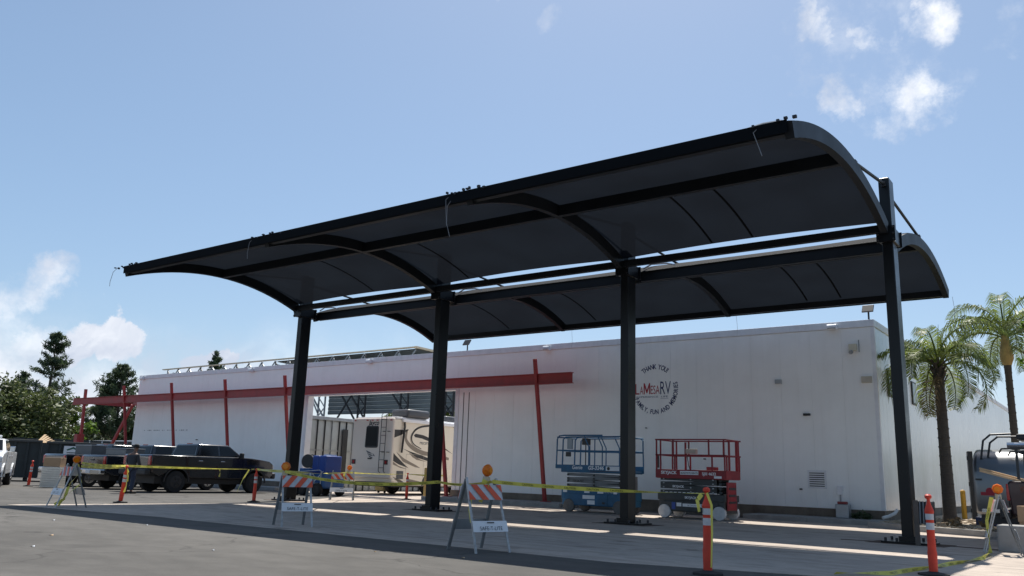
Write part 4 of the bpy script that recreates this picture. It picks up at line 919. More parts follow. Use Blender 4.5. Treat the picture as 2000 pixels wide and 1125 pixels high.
# red one
rd_ = thing('scissor_lift', 'red and dark grey scissor lift with white wheels standing against the white wall', 'scissor lift', (-10.98, 24.2, 0))
LX = 1.12
MB().box(-LX+.05, LX-.05, .05, LW-.05, .20, .56).build('base', liftdark, rd_, bevel=.02)
sd = MB().box(-LX+.22, LX-.25, .012, .05, .24, .50).build('side_tray', liftdark, rd_, bevel=.01)
MB().box(-.62, -.50, .004, .0115, .27, .48).build('label', mat('label_blue', (.03, .07, .3), .5), sd); MB().box(-.46, -.30, .004, .0115, .36, .47).build('label', whitep, sd); MB().box(-.26, .70, .004, .0115, .36, .45).build('label', whitep, sd)
m_ = MB(); text_on(m_, '& Christensen Rentals', .07, lambda x, y: (.22+x, .0030, .38+y)); m_.build('lettering', nearblack, sd)
MB().box(-LX+.02, LX-.02, .02, LW-.02, .54, .74).build('side_rail', liftdark, rd_, bevel=.015)
for x in (-.87, .90):
    for y, s_ in ((.06, -1), (LW-.06, 1)): wheel(rd_, (x, y, .205), .205, .14, tyrewhite, tyrewhite, s_, 'y', rimr=.7, spokes=0)
for k in range(4):
    z = .80+k*.125
    for y in (.08, LW-.14):
        sgn = 1 if k % 2 else -1
        MB().bar((-LX+.10, y, z+sgn*.02), (LX-.30, y, z-sgn*.02), .05, .115).build('scissor_arm', liftdark, rd_, bevel=.01)
    for x in (-.9, .0, .72): MB().cyl((x, .045, z), (0, 1, 0), .022, .03, 8).build('pin', galv, rd_)
    MB().cyl((.92, .35, z), (0, 1, 0), .05, .5, 10).build('cross_tube', liftdark, rd_)
m_ = MB()
for i in range(12): m_.box(-.85+i*.145, -.76+i*.145, .050, .053, .765, .785)
m_.build('label', whitep, rd_)
for x, z in ((-.42, .92), (0, .60)):
    m_ = MB(); text_on(m_, 'SKYJACK', .095, lambda X, Y, x=x, z=z: (x+X, .0165 if z < .7 else .052, z+Y), bold=.003); m_.build('lettering', whitep, rd_)
MB().box(LX-.02, LX+.03, .12, .80, .30, 1.12).build('ladder', skyred, rd_, bevel=.01)
for z in (.5, .7, .9): MB().box(LX+.031, LX+.04, .2, .72, z, z+.06).build('step', nearblack, rd_)
MB().box(-LX, LX, 0, LW, 1.19, 1.26).build('platform', skyred, rd_, bevel=.01)
tb_ = MB().box(-LX-.02, LX+.02, -.015, .012, 1.20, 1.46).build('toe_board', skyred, rd_, bevel=.005); MB().box(-LX-.02, LX+.02, LW-.01, LW+.015, 1.20, 1.46).build('toe_board', skyred, rd_); MB().box(LX+.0, LX+.03, .02, LW-.02, 1.20, 1.46).build('toe_board', skyred, rd_); MB().box(-LX-.035, -LX-.021, 0, LW, 1.20, 1.46).build('toe_board', skyred, rd_)
def rf_(x, y): return (x, -.0165, y)
m_ = MB(); text_on(m_, 'SKYJACK', .13, lambda x, y: rf_(-.70+x, 1.32+y), bold=.005); m_.build('lettering', whitep, tb_); m_ = MB(); text_on(m_, 'SJIII 4632', .12, lambda x, y: rf_(.62+x, 1.31+y), bold=.003); m_.build('lettering', whitep, tb_)
MB().box(-.32, .28, -.0175, -.0152, 1.31, 1.42).build('label', whitep, tb_); m_ = MB(); text_on(m_, 'SUNSTATE RENTS', .07, lambda x, y: (-.02+x, -.0185, 1.335+y), bold=.002); m_.build('lettering', nearblack, tb_)
MB().box(.78, 1.02, -.0175, -.0152, 1.22, 1.29).build('label', whitep, tb_)
rb = MB()
for y in (0., LW):
    rb.bar((-LX-.04, y, 2.37), (LX+.06, y, 2.37), .04); rb.bar((-LX-.03, y, 1.90), (LX+.05, y, 1.90), .04)
    for x in (-LX+.0, -LX+.14, -.55, .62, LX-.02): rb.bar((x, y, 1.9), (x, y, 2.37), .04)
    for x in (-LX+.0, -LX+.14, -.50, .72, LX): rb.bar((x, y, 1.44), (x, y, 1.9), .04)
for z in (1.9, 2.37):
    for x in (-LX, LX): rb.bar((x, 0, z), (x, LW, z), .04)
rb.bar((LX, .35, 1.44), (LX, .35, 2.37), .05); rb.bar((LX, .95, 1.44), (LX, .95, 2.37), .07); rb.bar((-.32, .4, 1.44), (-.32, .4, 2.3), .05)
rb.build('guard_rail', skyred, rd_)
MB().box(-.28, .06, .30, .46, 1.95, 2.10).build('control_box', mat('tan_box', (.50, .46, .38), .6), rd_, bevel=.01); MB().cyl((-.2, .38, 2.16), (0, 0, 1), .02, .14, 6).build('joystick', nearblack, rd_)
MB().box(-LX-.06, -LX-.03, .1, .25, 1.5, 1.88).build('manual_box', nearblack, rd_); MB().tube([(-.28, .4, 1.95), (-.22, .4, 1.6), (-.12, .4, 1.3)], .012, 5).build('cable', nearblack, rd_); MB().box(.45, .75, .2, .4, 1.461, 1.56).build('outlet_box', skyred, rd_)

# ---------------------------------------------------------------- barricades
def light_head(parent, x, y, z, tilt=0, rad=.095, face=0):
    m = MB(); m.M = Matrix.Translation((x, y, z)) @ Matrix.Rotation(tilt, 4, 'Y') @ Matrix.Rotation(face, 4, 'Z')
    prof = [(rad*.4, -.06), (rad*.85, -.045), (rad, -.02), (rad, .02), (rad*.85, .045), (rad*.4, .06)]
    m.lathe([(a, b) for a, b in prof], (0, 0, rad), 8, 'y')
    o = m.build('amber_lamp', amber, parent, smooth=True)
    m = MB(); m.M = Matrix.Translation((x, y, z)) @ Matrix.Rotation(tilt, 4, 'Y') @ Matrix.Rotation(face, 4, 'Z')
    m.box(-.05, .05, -.045, .045, -.09, .0); m.build('battery_case', mat('tan_lamp_case', (.50, .42, .28), .6), parent, bevel=.01)
    m = MB(); m.M = Matrix.Translation((x, y, z)) @ Matrix.Rotation(tilt, 4, 'Y') @ Matrix.Rotation(face, 4, 'Z')
    m.cyl((0, 0, rad), (0, 1, 0), rad*.55, .135, 8); m.build('lens_centre', mat('amber_core', (.95, .34, .01), .2, var=0, trans=.3), o)
def make_barricade(label, loc, rz, spread=.70, wd=.60, H_=1.06, lamp=(0, 0), side_=1, face=0, hatch=1, mirror=False):
    """front frame in the local xz plane at y=0 leaning back, rear frame behind; local +y is away from the front"""
    t = thing('barricade', label, 'barricade', loc, rz, 'folding striped barricades round the canopy')
    top = spread/2
    def fp(x, h): return Vector((x*(1-.10*h/H_), top*h/H_, h))
    def bp(x, h): return Vector((x*(1-.10*h/H_), spread-top*h/H_, h))
    for s_ in (-1, 1):
        MB().bar(fp(s_*wd/2, 0), fp(s_*wd/2, H_), .035, .022, (0, 1, 0)).build('leg', galvleg, t); MB().bar(bp(s_*wd/2, 0), bp(s_*wd/2, H_-.02), .05, .022, (0, 1, 0)).build('leg', mat('weathered_zinc_leg', (.17, .18, .185), .6, .2, var=.2, scale=9), t)
    def plate(F, x0, x1, z0, z1, dy, th=.012):
        m = MB(); c = [F(x0, z0), F(x1, z0), F(x1, z1), F(x0, z1)]; nn = Vector((0, dy, 0)); m.add([q+nn for q in c]+[q+nn*(1+th/abs(dy)) for q in c], [(0, 1, 2, 3), (7, 6, 5, 4), (0, 4, 5, 1), (1, 5, 6, 2), (2, 6, 7, 3), (3, 7, 4, 0)]); return m
    for F, d in ((fp, -.03), (bp, .03)):
        bd = plate(F, -wd/2-.03, wd/2+.03, .76, .98, d).build('striped_board', reflw, t)
        # diagonal orange bands clipped to the board
        m = MB(); x0, x1, z0, z1 = -wd/2-.03, wd/2+.03, .76, .98
        pitch = .26; sl = (z1-z0)*.95*side_
        for k in range(-2, 4):
            a = x0+k*pitch; b = a+.13
            quad = [(a, z0), (b, z0), (b+sl, z1), (a+sl, z1)]
            def clip(poly, xc, keep):
                out = []
                for i in range(len(poly)):
                    p, q = poly[i], poly[(i+1) % len(poly)]; ip, iq = keep(p[0]), keep(q[0])
                    if ip: out.append(p)
                    if ip != iq: tt = (xc-p[0])/(q[0]-p[0]); out.append((xc, p[1]+(q[1]-p[1])*tt))
                return out
            quad = clip(quad, x0, lambda v: v >= x0); 
            if len(quad) > 2: quad = clip(quad, x1, lambda v: v <= x1)
            if len(quad) > 2:
                m.add([F(*q)+Vector((0, d*1.45+(.012 if d > 0 else -.012), 0)) for q in quad], [tuple(range(len(quad)))])
        m.build('orange_band', refor, bd)
        if F is fp:
            pl_ = plate(F, -wd/2-.02, wd/2+.02, .30, .455, d).build('lower_board', whitep, t)
            m = MB(); sgn = -1 if mirror else 1
            text_on(m, 'SAFE-T-LITE', .078, lambda x, y: F(x*sgn, .325+y)+Vector((0, d*1.5-.012, 0)), bold=.0, spacing=1.08); m.add([F(-.07, .425)+Vector((0, -.058, 0)), F(.07, .425)+Vector((0, -.058, 0)), F(.07, .44)+Vector((0, -.058, 0)), F(-.07, .44)+Vector((0, -.058, 0))], [(0, 1, 2, 3)]); m.build('lettering', nearblack, pl_)
        else: plate(F, -wd/2-.02, wd/2+.02, .30, .455, d).build('lower_board', galv, t)
    light_head(t, lamp[0], top, H_+.02, lamp[1], face=face)
    return t
make_barricade('orange and white barricade with amber lamp, nearest the camera in the middle', (-7.80, 10.25, 0), R(74), .74, .62, 1.08, (.10, R(6)), -1, R(26))
make_barricade('orange and white barricade with large amber lamp before the left black column', (-13.38, 11.2, 0), R(66), .64, .60, 1.04, (-.24, R(4)), 1, R(-22))
make_barricade('small distant barricade with amber lamp between the blue rig and the motorhome', (-23.84, 21.9, 0), R(42), .5, .85, 1.08, (.2, R(14)), -1, R(-10))
make_barricade('leaning barricade with tilted orange lamp and yellow tape at the far left of the pavement', (-21.42, 10.28, 0), R(-7), .72, .62, 1.06, (.22, R(28)), -1, R(70))
make_barricade('barricade seen edge-on with large amber lamp at the right edge of the picture', (-2.42, 18.2, 0), R(-80), .62, .60, 1.06, (0, 0), 1, R(80))

# ---------------------------------------------------------------- channelizer posts
def make_post(label, loc, lean=(0, 0), H_=1.07, rz=0):
    t = thing('delineator_post', label, 'delineator post', loc, 0, 'orange delineator posts holding up the tape'); t.rotation_euler = (lean[0], lean[1], rz)
    MB().lathe([(.055, .045), (.062, .30), (.054, .34), (.052, .50), (.050, .80), (.062, .83), (.056, .86), (.030, .93), (.022, .97), (.022, 1.0), (.045, 1.02), (.045, 1.05), (.02, H_)], n=18).build('tube', orange, t, smooth=True)
    for z0, z1 in ((.60, .69), (.73, .82)): MB().lathe([(.0535, z0), (.0535, z1)], n=18).build('reflective_band', reflw, t, smooth=True)
    m = MB(); m.M = Matrix.Rotation(-lean[1], 4, 'Y') @ Matrix.Rotation(-lean[0], 4, 'X'); m.lathe([(.20, .0), (.20, .03), (.08, .05), (.06, .06)], n=8); m.build('rubber_foot', rubber, t)
    return t
make_post('nearest orange post, yellow tape tied at its head, in front of the red lift', (-4.45, 10.30, 0))
make_post('orange post in front of the right black column, cut off by the bottom edge', (-2.33, 12.85, 0))
make_post('upright orange post with tape in front of the nose of the black pickup', (-23.06, 17.45, 0))
make_post('orange post leaning to the right behind the left barricade, with tape streamers', (-23.38, 13.14, 0), (R(3), R(12)))
make_post('small orange post in front of the motorhome, left of the second black column', (-24.1, 25.7, 0))
make_post('faded red-orange post standing far left by the dark dumpster', (-37.6, 17.0, 0), (0, R(5)))

# ---------------------------------------------------------------- caution tape
def tape(label, pts, sag=.05, twist=0, wd=.058, seed=1, text=True, group='yellow caution tape strands'):
    rnd = random.Random(seed); P = [Vector(p) for p in pts]
    out = []
    for a, b in zip(P, P[1:]):
        k = max(4, int((b-a).length/.12))
        for j in range(k):
            t_ = j/k; q = a.lerp(b, t_); q.z -= sag*4*t_*(1-t_)*min(1, (b-a).length/3); out.append(q)
    out.append(P[-1]); n_ = len(out); L_ = [0]
    for a, b in zip(out, out[1:]): L_.append(L_[-1]+(b-a).length)
    fr_ = []; ph = rnd.uniform(-.2, .2)
    for i in range(n_):
        d = (out[min(i+1, n_-1)]-out[max(i-1, 0)]).normalized(); up = Vector((0, 0, 1)) if abs(d.z) < .9 else Vector((1, 0, 0)); sd = d.cross(up).normalized(); up = sd.cross(d)
        a = ph + twist*L_[i] + .9*mnoise.noise(Vector((L_[i]*.5, seed*3.1, 0)))
        fr_.append((up*math.cos(a)+sd*math.sin(a), sd*math.cos(a)-up*math.sin(a)))
    vs = []
    for q, (uu, nn) in zip(out, fr_):
        vs += [q-uu*wd/2, q+uu*wd/2]
    o = MB().add(vs, [(i*2, i*2+2, i*2+3, i*2+1) for i in range(n_-1)]).build('caution_tape', tapem, smooth='all'); tag(o, label, 'caution tape', group)
    if text:
        tv, tf = TXT; w_ = max(v[0] for v in tv); m = MB(); s0 = .2
        while s0+w_ < L_[-1]-.1:
            for sg in (1, -1):
                vv = []
                for x, y, _ in tv:
                    s = s0+(x if sg > 0 else w_-x); i = 0
                    lo, hi = 0, n_-2
                    while lo < hi:
                        mid = (lo+hi+1)//2
                        if L_[mid] <= s: lo = mid
                        else: hi = mid-1
                    i = lo; tt = (s-L_[i])/max(L_[i+1]-L_[i], 1e-6); c = out[i].lerp(out[i+1], tt); uu = fr_[i][0].lerp(fr_[i+1][0], tt).normalized(); nn = fr_[i][1].lerp(fr_[i+1][1], tt).normalized()
                    vv.append(c+uu*(y-.017)+nn*(.0025*sg))
                m.add(vv, tf)
            s0 += w_+.18
        if m.v: m.build('lettering', nearblack, o)
    return o
TXT = text_polys('CAUTION', .046, 0, align='LEFT')
hdA = (-21.15, 10.75, 1.08); pA = (-23.25, 13.12, 1.03); pB = (-23.06, 17.45, 1.04); hB = (-13.70, 11.05, 1.06); hC = (-23.85, 22.1, 1.02); hD = (-8.02, 10.45, 1.03); pE = (-4.45, 10.30, .99); pF = (-24.1, 25.7, 1.02)
tape('yellow tape from the left leaning barricade to the leaning orange post', [hdA, pA], .03, 0, seed=1)
tape('second yellow tape just under the first, left barricade to leaning orange post', [(hdA[0], hdA[1], 1.0), (pA[0], pA[1], .97)], .02, .5, seed=2)
tape('yellow tape across the black pickup between the two left orange posts', [pA, pB], .02, .4, seed=3)
tape('yellow tape from the upright orange post to the left column barricade lamp', [pB, hB], .01, 0, seed=4)
tape('yellow tape from the left column barricade to the small distant barricade', [hB, hC], .04, .3, seed=5)
tape('yellow tape crossing the second black column down to the nearest barricade', [hB, (-9.2, 10.55, .99), hD], .12, .2, seed=6)
tape('yellow tape from the nearest barricade to the nearest orange post before the lifts', [hD, pE], .03, .5, seed=7)
tape('thin far tape from small distant barricade past far orange post to red post', [hC, pF, (-23.75, 27.65, 1.0)], .03, .6, seed=8)
tape('yellow tape hanging down the side of the nearest orange post', [(-4.42, 10.24, 1.0), (-4.36, 10.24, .85), (-4.36, 10.24, .5), (-4.37, 10.22, .1)], 0, .6, .035, 9, False)
tape('short tape tail knotted at the head of the nearest orange post', [(-4.5, 10.26, .98), (-4.56, 10.26, .9), (-4.53, 10.25, .76)], 0, 3, .06, 10, False)
tape('yellow tape running down the edge-on barricade and along the ground at right', [(-2.20, 18.05, 1.02), (-2.30, 17.95, .6), (-2.28, 17.9, .05), (-2.22, 16.6, .03), (-2.35, 15.3, .03), (-2.5, 14.2, .03), (-2.75, 12.4, .03), (-3.3, 11.7, .03)], 0, 1.6, .07, 11)
tape('yellow streamers trailing from the head of the leaning orange post', [(-23.2, 13.1, 1.0), (-23.12, 13.1, .8), (-23.10, 13.1, .5), (-23.18, 13.1, .3)], 0, 2, .07, 12, False)
tape('second shorter yellow streamer on the leaning orange post', [(-23.22, 13.08, 1.0), (-23.05, 13.1, .85), (-23.08, 13.1, .6)], 0, 3, .08, 13, False)
tape('yellow tape looped down through the legs of the far left barricade', [(-21.2, 10.7, 1.05), (-21.1, 10.8, .6), (-21.35, 10.6, .3), (-21.5, 10.5, .03)], 0, 1.5, .07, 14, False)
tape('loose tape strand inside the far left barricade', [(-21.1, 10.75, .9), (-21.5, 10.7, .55), (-21.45, 10.6, .2), (-21.7, 10.5, .05)], 0, 2.5, .07, 15, False)
tape('tape tail hanging from the strand in front of the black pickup nose', [(-23.12, 16.1, 1.02), (-23.1, 16.12, .9), (-23.1, 16.1, .78)], 0, 4, .08, 16, False)
tape('tape tail hanging down beside the upright orange post', [(-23.25, 17.3, 1.02), (-23.4, 17.2, .7), (-23.5, 17.1, .3)], 0, .8, .05, 17, False)
tape('tape tail hanging inside the legs of the nearest barricade', [(-8.15, 10.1, .80), (-8.16, 10.1, .6), (-8.13, 10.1, .42)], 0, 1.5, .06, 18, False)
tape('knotted tape tail round the lamp of the nearest barricade', [(-8.1, 10.3, 1.04), (-8.05, 10.4, 1.0), (-8.1, 10.35, .86), (-8.12, 10.3, .72)], 0, 5, .06, 19, False)
tape('tape knot at the small distant barricade', [(-23.7, 21.9, 1.0), (-23.65, 21.8, .9), (-23.6, 21.8, .75)], 0, 4, .08, 20, False)

# ---------------------------------------------------------------- left background: dumpsters, boxes, caravan
def dumpster(label, loc, rz, ln, h, wd=2.4):
    t = thing('dumpster', label, 'dumpster', loc, rz, 'dark open-top dumpsters behind the trucks')
    MB().box(0, ln, 0, wd, .18, h-.12).build('shell', contm, t)
    MB().box(-.05, ln+.05, -.12, wd+.05, h-.12, h).build('top_rail', mat('dumpster_rail', (.07, .07, .065), .7), t, bevel=.02)
    k = int(ln/.55)
    for i in range(k+1): MB().box(ln*i/k-.05, ln*i/k+.05, -.10, -.002, .2, h-.122).build('side_rib', contm, t, bevel=.01)
    for x in (.5, ln-.5): MB().cyl((x, .3, .11), (0, 1, 0), .11, .25, 10).build('roller', darkmetal, t)
    return t
dumpster('long dark ribbed dumpster at far left, with boards sticking out of its top', (-48.3, 14.6, 0), R(64), 6.9, 2.08)
d2 = dumpster('dark green dumpster with a small white sign, behind the left barricade', (-45.2, 21.1, 0), R(66), 4.6, 2.05)
sg = MB(); sg.box(.75, 1.60, -.135, -.12, 1.42, 1.84); sgo = sg.build('sign', whitep, d2)
m_ = MB(); m_.prism([(.88, 1.66), (1.18, 1.80), (1.48, 1.65), (1.42, 1.60), (1.18, 1.70), (.92, 1.60)], -.142, -.136, 'xz'); m_.build('emblem', mat('sign_green', (.02, .10, .07), .5), sgo)
MB().box(.90, 1.46, -.140, -.136, 1.48, 1.52).build('text_line', nearblack, sgo)
sc_ = thing('scrap_boards', 'pale boards sticking out above the far left dumpster', 'boards', (-46.2, 21.0, 1.75))
for i in range(5): MB().bar((i*.2, 0, .2), (i*.25-.5, .6, .65-.08*i), .12, .04).build('board', wood, sc_)
st = thing('stacked_panels', 'bright white stack of boards leaning by the dumpster behind the left barricade', 'boards', (-35.9, 17.0, 0), R(35))
for i in range(9): MB().box(-.36, .42, 0, .5, .02+i*.09, .10+i*.09).build('board', mat('white_board', (.7, .66, .58), .6), st)
cbx = thing('cardboard_box', 'cardboard box standing on the white stack of boards', 'box', (-35.9, 17.0, .85), R(35)); MB().box(-.34, .36, .02, .45, 0, .36).build('box', card, cbx, bevel=.01); MB().box(-.35, .37, .2, .26, .3605, .364).build('tape_strip', whitep, cbx)
tl = thing('travel_trailer', 'white travel trailer with dark swoosh stripes far behind the parked trucks', 'travel trailer', (-72.5, 41, 0), R(-3))
MB().box(-9, 3, 0, 2.6, .6, 2.9).build('body', whitep, tl, bevel=.15, seg=3); MB().box(-9, 3.05, -.02, 2.6, 2.91, 3.0).build('roof', whitep, tl, bevel=.03)
m_ = MB()
for z, w_ in ((2.3, .2), (1.9, .14)): m_.add([(-4, -.012, z), (-2, -.012, z+.1), (1, -.012, z-.25), (2.8, -.012, z-.55), (1, -.012, z-.25-w_), (-2, -.012, z+.1-w_)], [(0, 1, 2, 3, 4, 5)])
m_.build('graphic_stripe', nearblack, tl)
for x in (-4, -3): wheel(tl, (x, .1, .35), .35, .22, tyrem, alloy, -1, 'y', spokes=0)
MB().cbox((-1, 1.3, 3.1), (.9, .7, .2)).build('roof_vent', whitep, tl, bevel=.04); MB().box(-2.0, -.9, -.015, 0, 1.7, 2.4).build('window', glassd, tl)
tx = thing('small_fence', 'low dark slatted fence far left beyond the dumpsters', 'fence', (-70, 30, 0), R(58))
for i in range(24): MB().box(i*.9, i*.9+.8, 0, .04, .1, 2.7).build('slat', contm, tx)

# ---------------------------------------------------------------- vegetation
def leaf_cloud(mb, clumps, per, size, nar=.32):
    for (cx, cy, cz, cr) in clumps:
        for k in range(per):
            d = Vector((random.gauss(0, 1), random.gauss(0, 1), random.gauss(0, 1))).normalized()*cr*random.uniform(.15, 1.15)**.8; d.z *= .8
            p = Vector((cx, cy, cz))+d; s_ = size*random.uniform(.6, 1.4)
            a = Vector((random.gauss(0, 1), random.gauss(0, 1), random.gauss(0, .6) if nar > .2 else random.gauss(.9, .6))).normalized(); b = a.cross(Vector((random.gauss(0, 1), random.gauss(0, 1), random.gauss(0, 1)))).normalized()
            mb.add([p-a*s_*.6, p+b*s_*nar, p+a*s_*.6, p-b*s_*nar], [(0, 1, 2, 3)])
def limbs(t, h, r0, clumps, m=bark, n_=7):
    mb = MB(); top = Vector((0, 0, h)); mb.tube([(0, 0, 0), (.05*h*.2, .02*h, h*.5), top], [r0, r0*.7, r0*.35], 8)
    for c in random.sample(clumps, min(n_, len(clumps))):
        s_ = Vector((0, 0, random.uniform(.35, .8)*h)); mb.tube([s_, (s_+Vector(c[:3]))/2+Vector((0, 0, .2)), Vector(c[:3])], [r0*.4, r0*.25, r0*.1], 6)
    mb.build('trunk', m, t)
def broadleaf(label, loc, h, rad, m, nclump=46, per=120, size=.3, group=None, name='broadleaf_tree'):
    t = thing(name, label, 'tree', loc, 0, group); cl = []
    for k in range(nclump):
        a = random.uniform(0, 2*math.pi); rr = rad*math.sqrt(random.random()); z = random.uniform(.18, 1.0)
        lim = math.sqrt(max(.05, 1-((z-.45)/.6)**2)); cl.append((math.cos(a)*rr*lim, math.sin(a)*rr*lim, h*z*.93, rad*random.uniform(.16, .34)))
    mb = MB(); leaf_cloud(mb, cl, per, size); mb.build('crown', m, t); limbs(t, h*.8, rad*.06, cl); return t
def conifer(label, loc, h, rad, m, per=60, size=.22, gaps=.25, group=None):
    t = thing('conifer_tree', label, 'tree', loc, 0, group); mb = MB(); tk = MB(); tk.tube([(0, 0, 0), (.1, 0, h*.6), (0, .05, h)], [h*.020, h*.011, .02], 8)
    for i in range(int(h*7.5)):
        f_ = random.random()**.85; z = h*(.20+.79*f_); w_ = rad*(1-f_)**.7*random.uniform(.45, 1.12)+.2
        if mnoise.noise(Vector((z*.7, loc[0], 1))) < gaps-.75: continue
        a = random.uniform(0, 6.28); up = random.uniform(.15, .85)
        e = Vector((math.cos(a)*w_, math.sin(a)*w_, z+w_*up)); tk.tube([(0, 0, z), tuple(Vector((0, 0, z)).lerp(e, .5)+Vector((0, 0, -.08*w_))), tuple(e)], [.05, .03, .012], 4)
        cl = [(*(Vector((0, 0, z)).lerp(e, q)), .22+.17*w_*.5*random.uniform(.6, 1.3)) for q in (.35, .55, .75, .95)]
        leaf_cloud(mb, cl, per//5, size*2.0, .10)
    mb.build('crown', m, t); tk.build('trunk', bark, t); return t
G_ = 'olive-green trees behind the dumpsters'
broadleaf('olive green bushy tree at the left edge, paler and lower than its neighbours', (-96, 28, 0), 8.8, 5.6, leafbush, 90, 150, .34, G_)
broadleaf('broad dark green tree left of the tall pine', (-88, 34, 0), 8.6, 5.6, leafbush, 90, 150, .34, G_)
broadleaf('rounded green tree directly below the tall pine', (-86, 38, 0), 8.0, 5.0, leafbush, 80, 150, .33, G_)
broadleaf('sparse pale green tree just left of the left red post', (-84.5, 41.5, 0), 6.0, 2.4, leafbright, 22, 60, .36, G_)
broadleaf('dense tree at far left behind the white pickup', (-104, 26, 0), 9.4, 5.8, leafbush, 90, 140, .36, G_)
conifer('tall pointed pine rising above the trees at left', (-96, 44, 0), 15.0, 3.9, leafdark, 80, .26, .42)
conifer('smaller pointed pine just left of the tall pine', (-100, 43, 0), 10.6, 2.6, leafdark, 60, .24, .45)
conifer('dark pine directly left of the white building end', (-86.5, 47, 0), 11.2, 3.8, leafdark, 130, .24, .1)
conifer('lower dark pine behind the left red posts', (-90.5, 47.5, 0), 8.6, 3.0, leafdark, 120, .24, .1)
conifer('pine whose tip shows above the wall behind the truss shelter', (-98, 66, 0), 15.9, 2.6, leafdark, 100, .25, .2)
broadleaf('low dark scrub tree behind the red brace post', (-86, 50, 0), 5.5, 3.2, leafdark, 26, 110, .4)

def frond(parent, base, az, e0, ln, droop, m, npair=58, name='frond', ll=.66, w=.042, dead=False):
    mb = MB(); pts = []; p = Vector(base); e = e0; st = ln/14
    for i in range(15):
        pts.append(p.copy()); p = p+Vector((math.cos(az)*math.cos(e), math.sin(az)*math.cos(e), math.sin(e)))*st; e -= droop/14*(1+.8*i/14)
    mb.tube(pts, [.030*(1-i/15)+.006 for i in range(15)], 5)
    for k in range(npair):
        f_ = .14+.86*k/npair; q = f_*14; i = min(int(q), 13); c = pts[i].lerp(pts[i+1], q-i); d = (pts[i+1]-pts[i]).normalized(); sd = d.cross(Vector((0, 0, 1))).normalized() if abs(d.z) < .98 else Vector((math.sin(az), -math.cos(az), 0)); up = sd.cross(d)
        L1 = ll*math.sin(math.pi*(.12+.80*f_))**.6*random.uniform(.85, 1.1)
        for s_ in (-1, 1):
            dr = (sd*s_*.75+d*.55+up*random.uniform(-.05, .35)).normalized(); mid = c+dr*L1*.5; tip = mid+(dr*.55+Vector((0, 0, -.85))).normalized()*L1*.55
            ww = d*w*.5
            mb.add([c-ww*.5, c+ww*.5, mid+ww, mid-ww, tip], [(0, 1, 2, 3), (3, 2, 4)])
    return mb.build(name, m, parent)
def palm(label, loc, h, r0, fr_len, nfr, lean=0, shaft=False, seed=3, dead=2):
    random.seed(seed); t = thing('queen_palm', label, 'palm tree', loc, 0)
    pts = [(0, 0, 0), (0, 0, .25), (0, 0, h*.5), (0, 0, h*.92), (0, 0, h)]; tr = MB().tube(pts, [r0*1.45, r0*1.15, r0*.95, r0*.85, r0*1.0], 14).build('trunk', palmbark, t, smooth=True)
    for i in range(int(h/.28)):
        z = .3+i*.28; MB().lathe([(r0*1.13-.06*z/h*r0*4, z), (r0*1.17-.06*z/h*r0*4, z+.02), (r0*1.13-.06*z/h*r0*4, z+.05)], n=12).build('ring_scar', palmbark, tr)
    if shaft: MB().lathe([(r0*1.0, h-.1), (r0*1.7, h+.15), (r0*1.5, h+.5), (r0*.9, h+.95), (r0*.4, h+1.1)], n=12).build('crownshaft', crownshaft, t, smooth=True); hb = h+.85
    else:
        bt = MB()
        for k in range(26):
            a = k*2.4; z = h-.45+.025*k; bt.bar((math.cos(a)*r0*.8, math.sin(a)*r0*.8, z), (math.cos(a)*r0*1.5, math.sin(a)*r0*1.5, z+.22), .07, .03)
        bt.build('old_leaf_base', palmbark, t); hb = h
    for k in range(nfr):
        f_ = k/nfr; az = k*2.399+random.uniform(-.2, .2); e0 = R(84-62*f_**.8+random.uniform(-9, 9)); frond(t, (0, 0, hb), az, e0, fr_len*random.uniform(.82, 1.05), R(95+45*f_+random.uniform(-12, 12)), leafpalm)
    for k in range(dead): frond(t, (0, 0, hb-.2), random.uniform(0, 6.28), R(-25), fr_len*.6, R(60), leafdead, 26)
    MB().tube([(0, 0, hb), (.05, 0, hb+fr_len*.3), (.1, 0, hb+fr_len*.5)], [.03, .02, .004], 5).build('spear_leaf', leafpalm, t); return t
palm('queen palm with drooping fronds planted at the corner of the white building', (-4.72, 29.2, .13), 4.75, .17, 2.8, 15, seed=5, dead=1)
palm('taller slimmer palm with orange crownshaft farther right behind the silver trailer', (-3.27, 34.0, .13), 5.45, .13, 3.3, 15, shaft=True, seed=11, dead=1)
random.seed(21)
for lb_, x, y, h in (('small palm far beyond the opening, left of the roof vent', -52, 62, 7.2), ('second small palm far beyond the opening, by the satellite dome', -49.2, 62, 7.8)):
    t = thing('fan_palm', lb_, 'palm tree', (x, y, 0)); MB().tube([(0, 0, 0), (0, 0, h)], [.2, .15], 8).build('trunk', palmbark, t); mb = MB()
    leaf_cloud(mb, [(math.cos(a)*1.0, math.sin(a)*1.0, h+.5*math.sin(a*3), .55) for a in [k*.7 for k in range(9)]], 60, .5); mb.build('crown', leafpalm, t)
for i, (x, y, h) in enumerate(((-64, 66, 7.4), (-60, 68, 7.9), (-57, 66, 7.0))):
    broadleaf(('green treetop just above the left end of the motorhome roof', 'bushy treetop above the motorhome rear cap', 'low treetop between motorhome roof pod and the shed eave')[i], (x, y, 0), h, 3.0, leafbush, 20, 90, .4)
rt = thing('citrus_tree', 'bright green leafy branches hanging in at the right edge', 'tree', (-1.0, 27.2, .13)); mb = MB(); random.seed(4)
cls = [(-1.05, 0, 4.55, .28), (-.9, .2, 5.0, .25), (-.8, -.1, 4.2, .25), (-1.0, .1, 5.65, .22), (-.6, 0, 4.7, .4), (-.4, .1, 5.4, .45), (0, 0, 5.2, .8), (.3, .3, 4.4, .8), (.7, 0, 5.6, .8), (.2, -.3, 6.2, .6), (-.5, .2, 6.3, .3), (1.2, 0, 4.8, .9)]
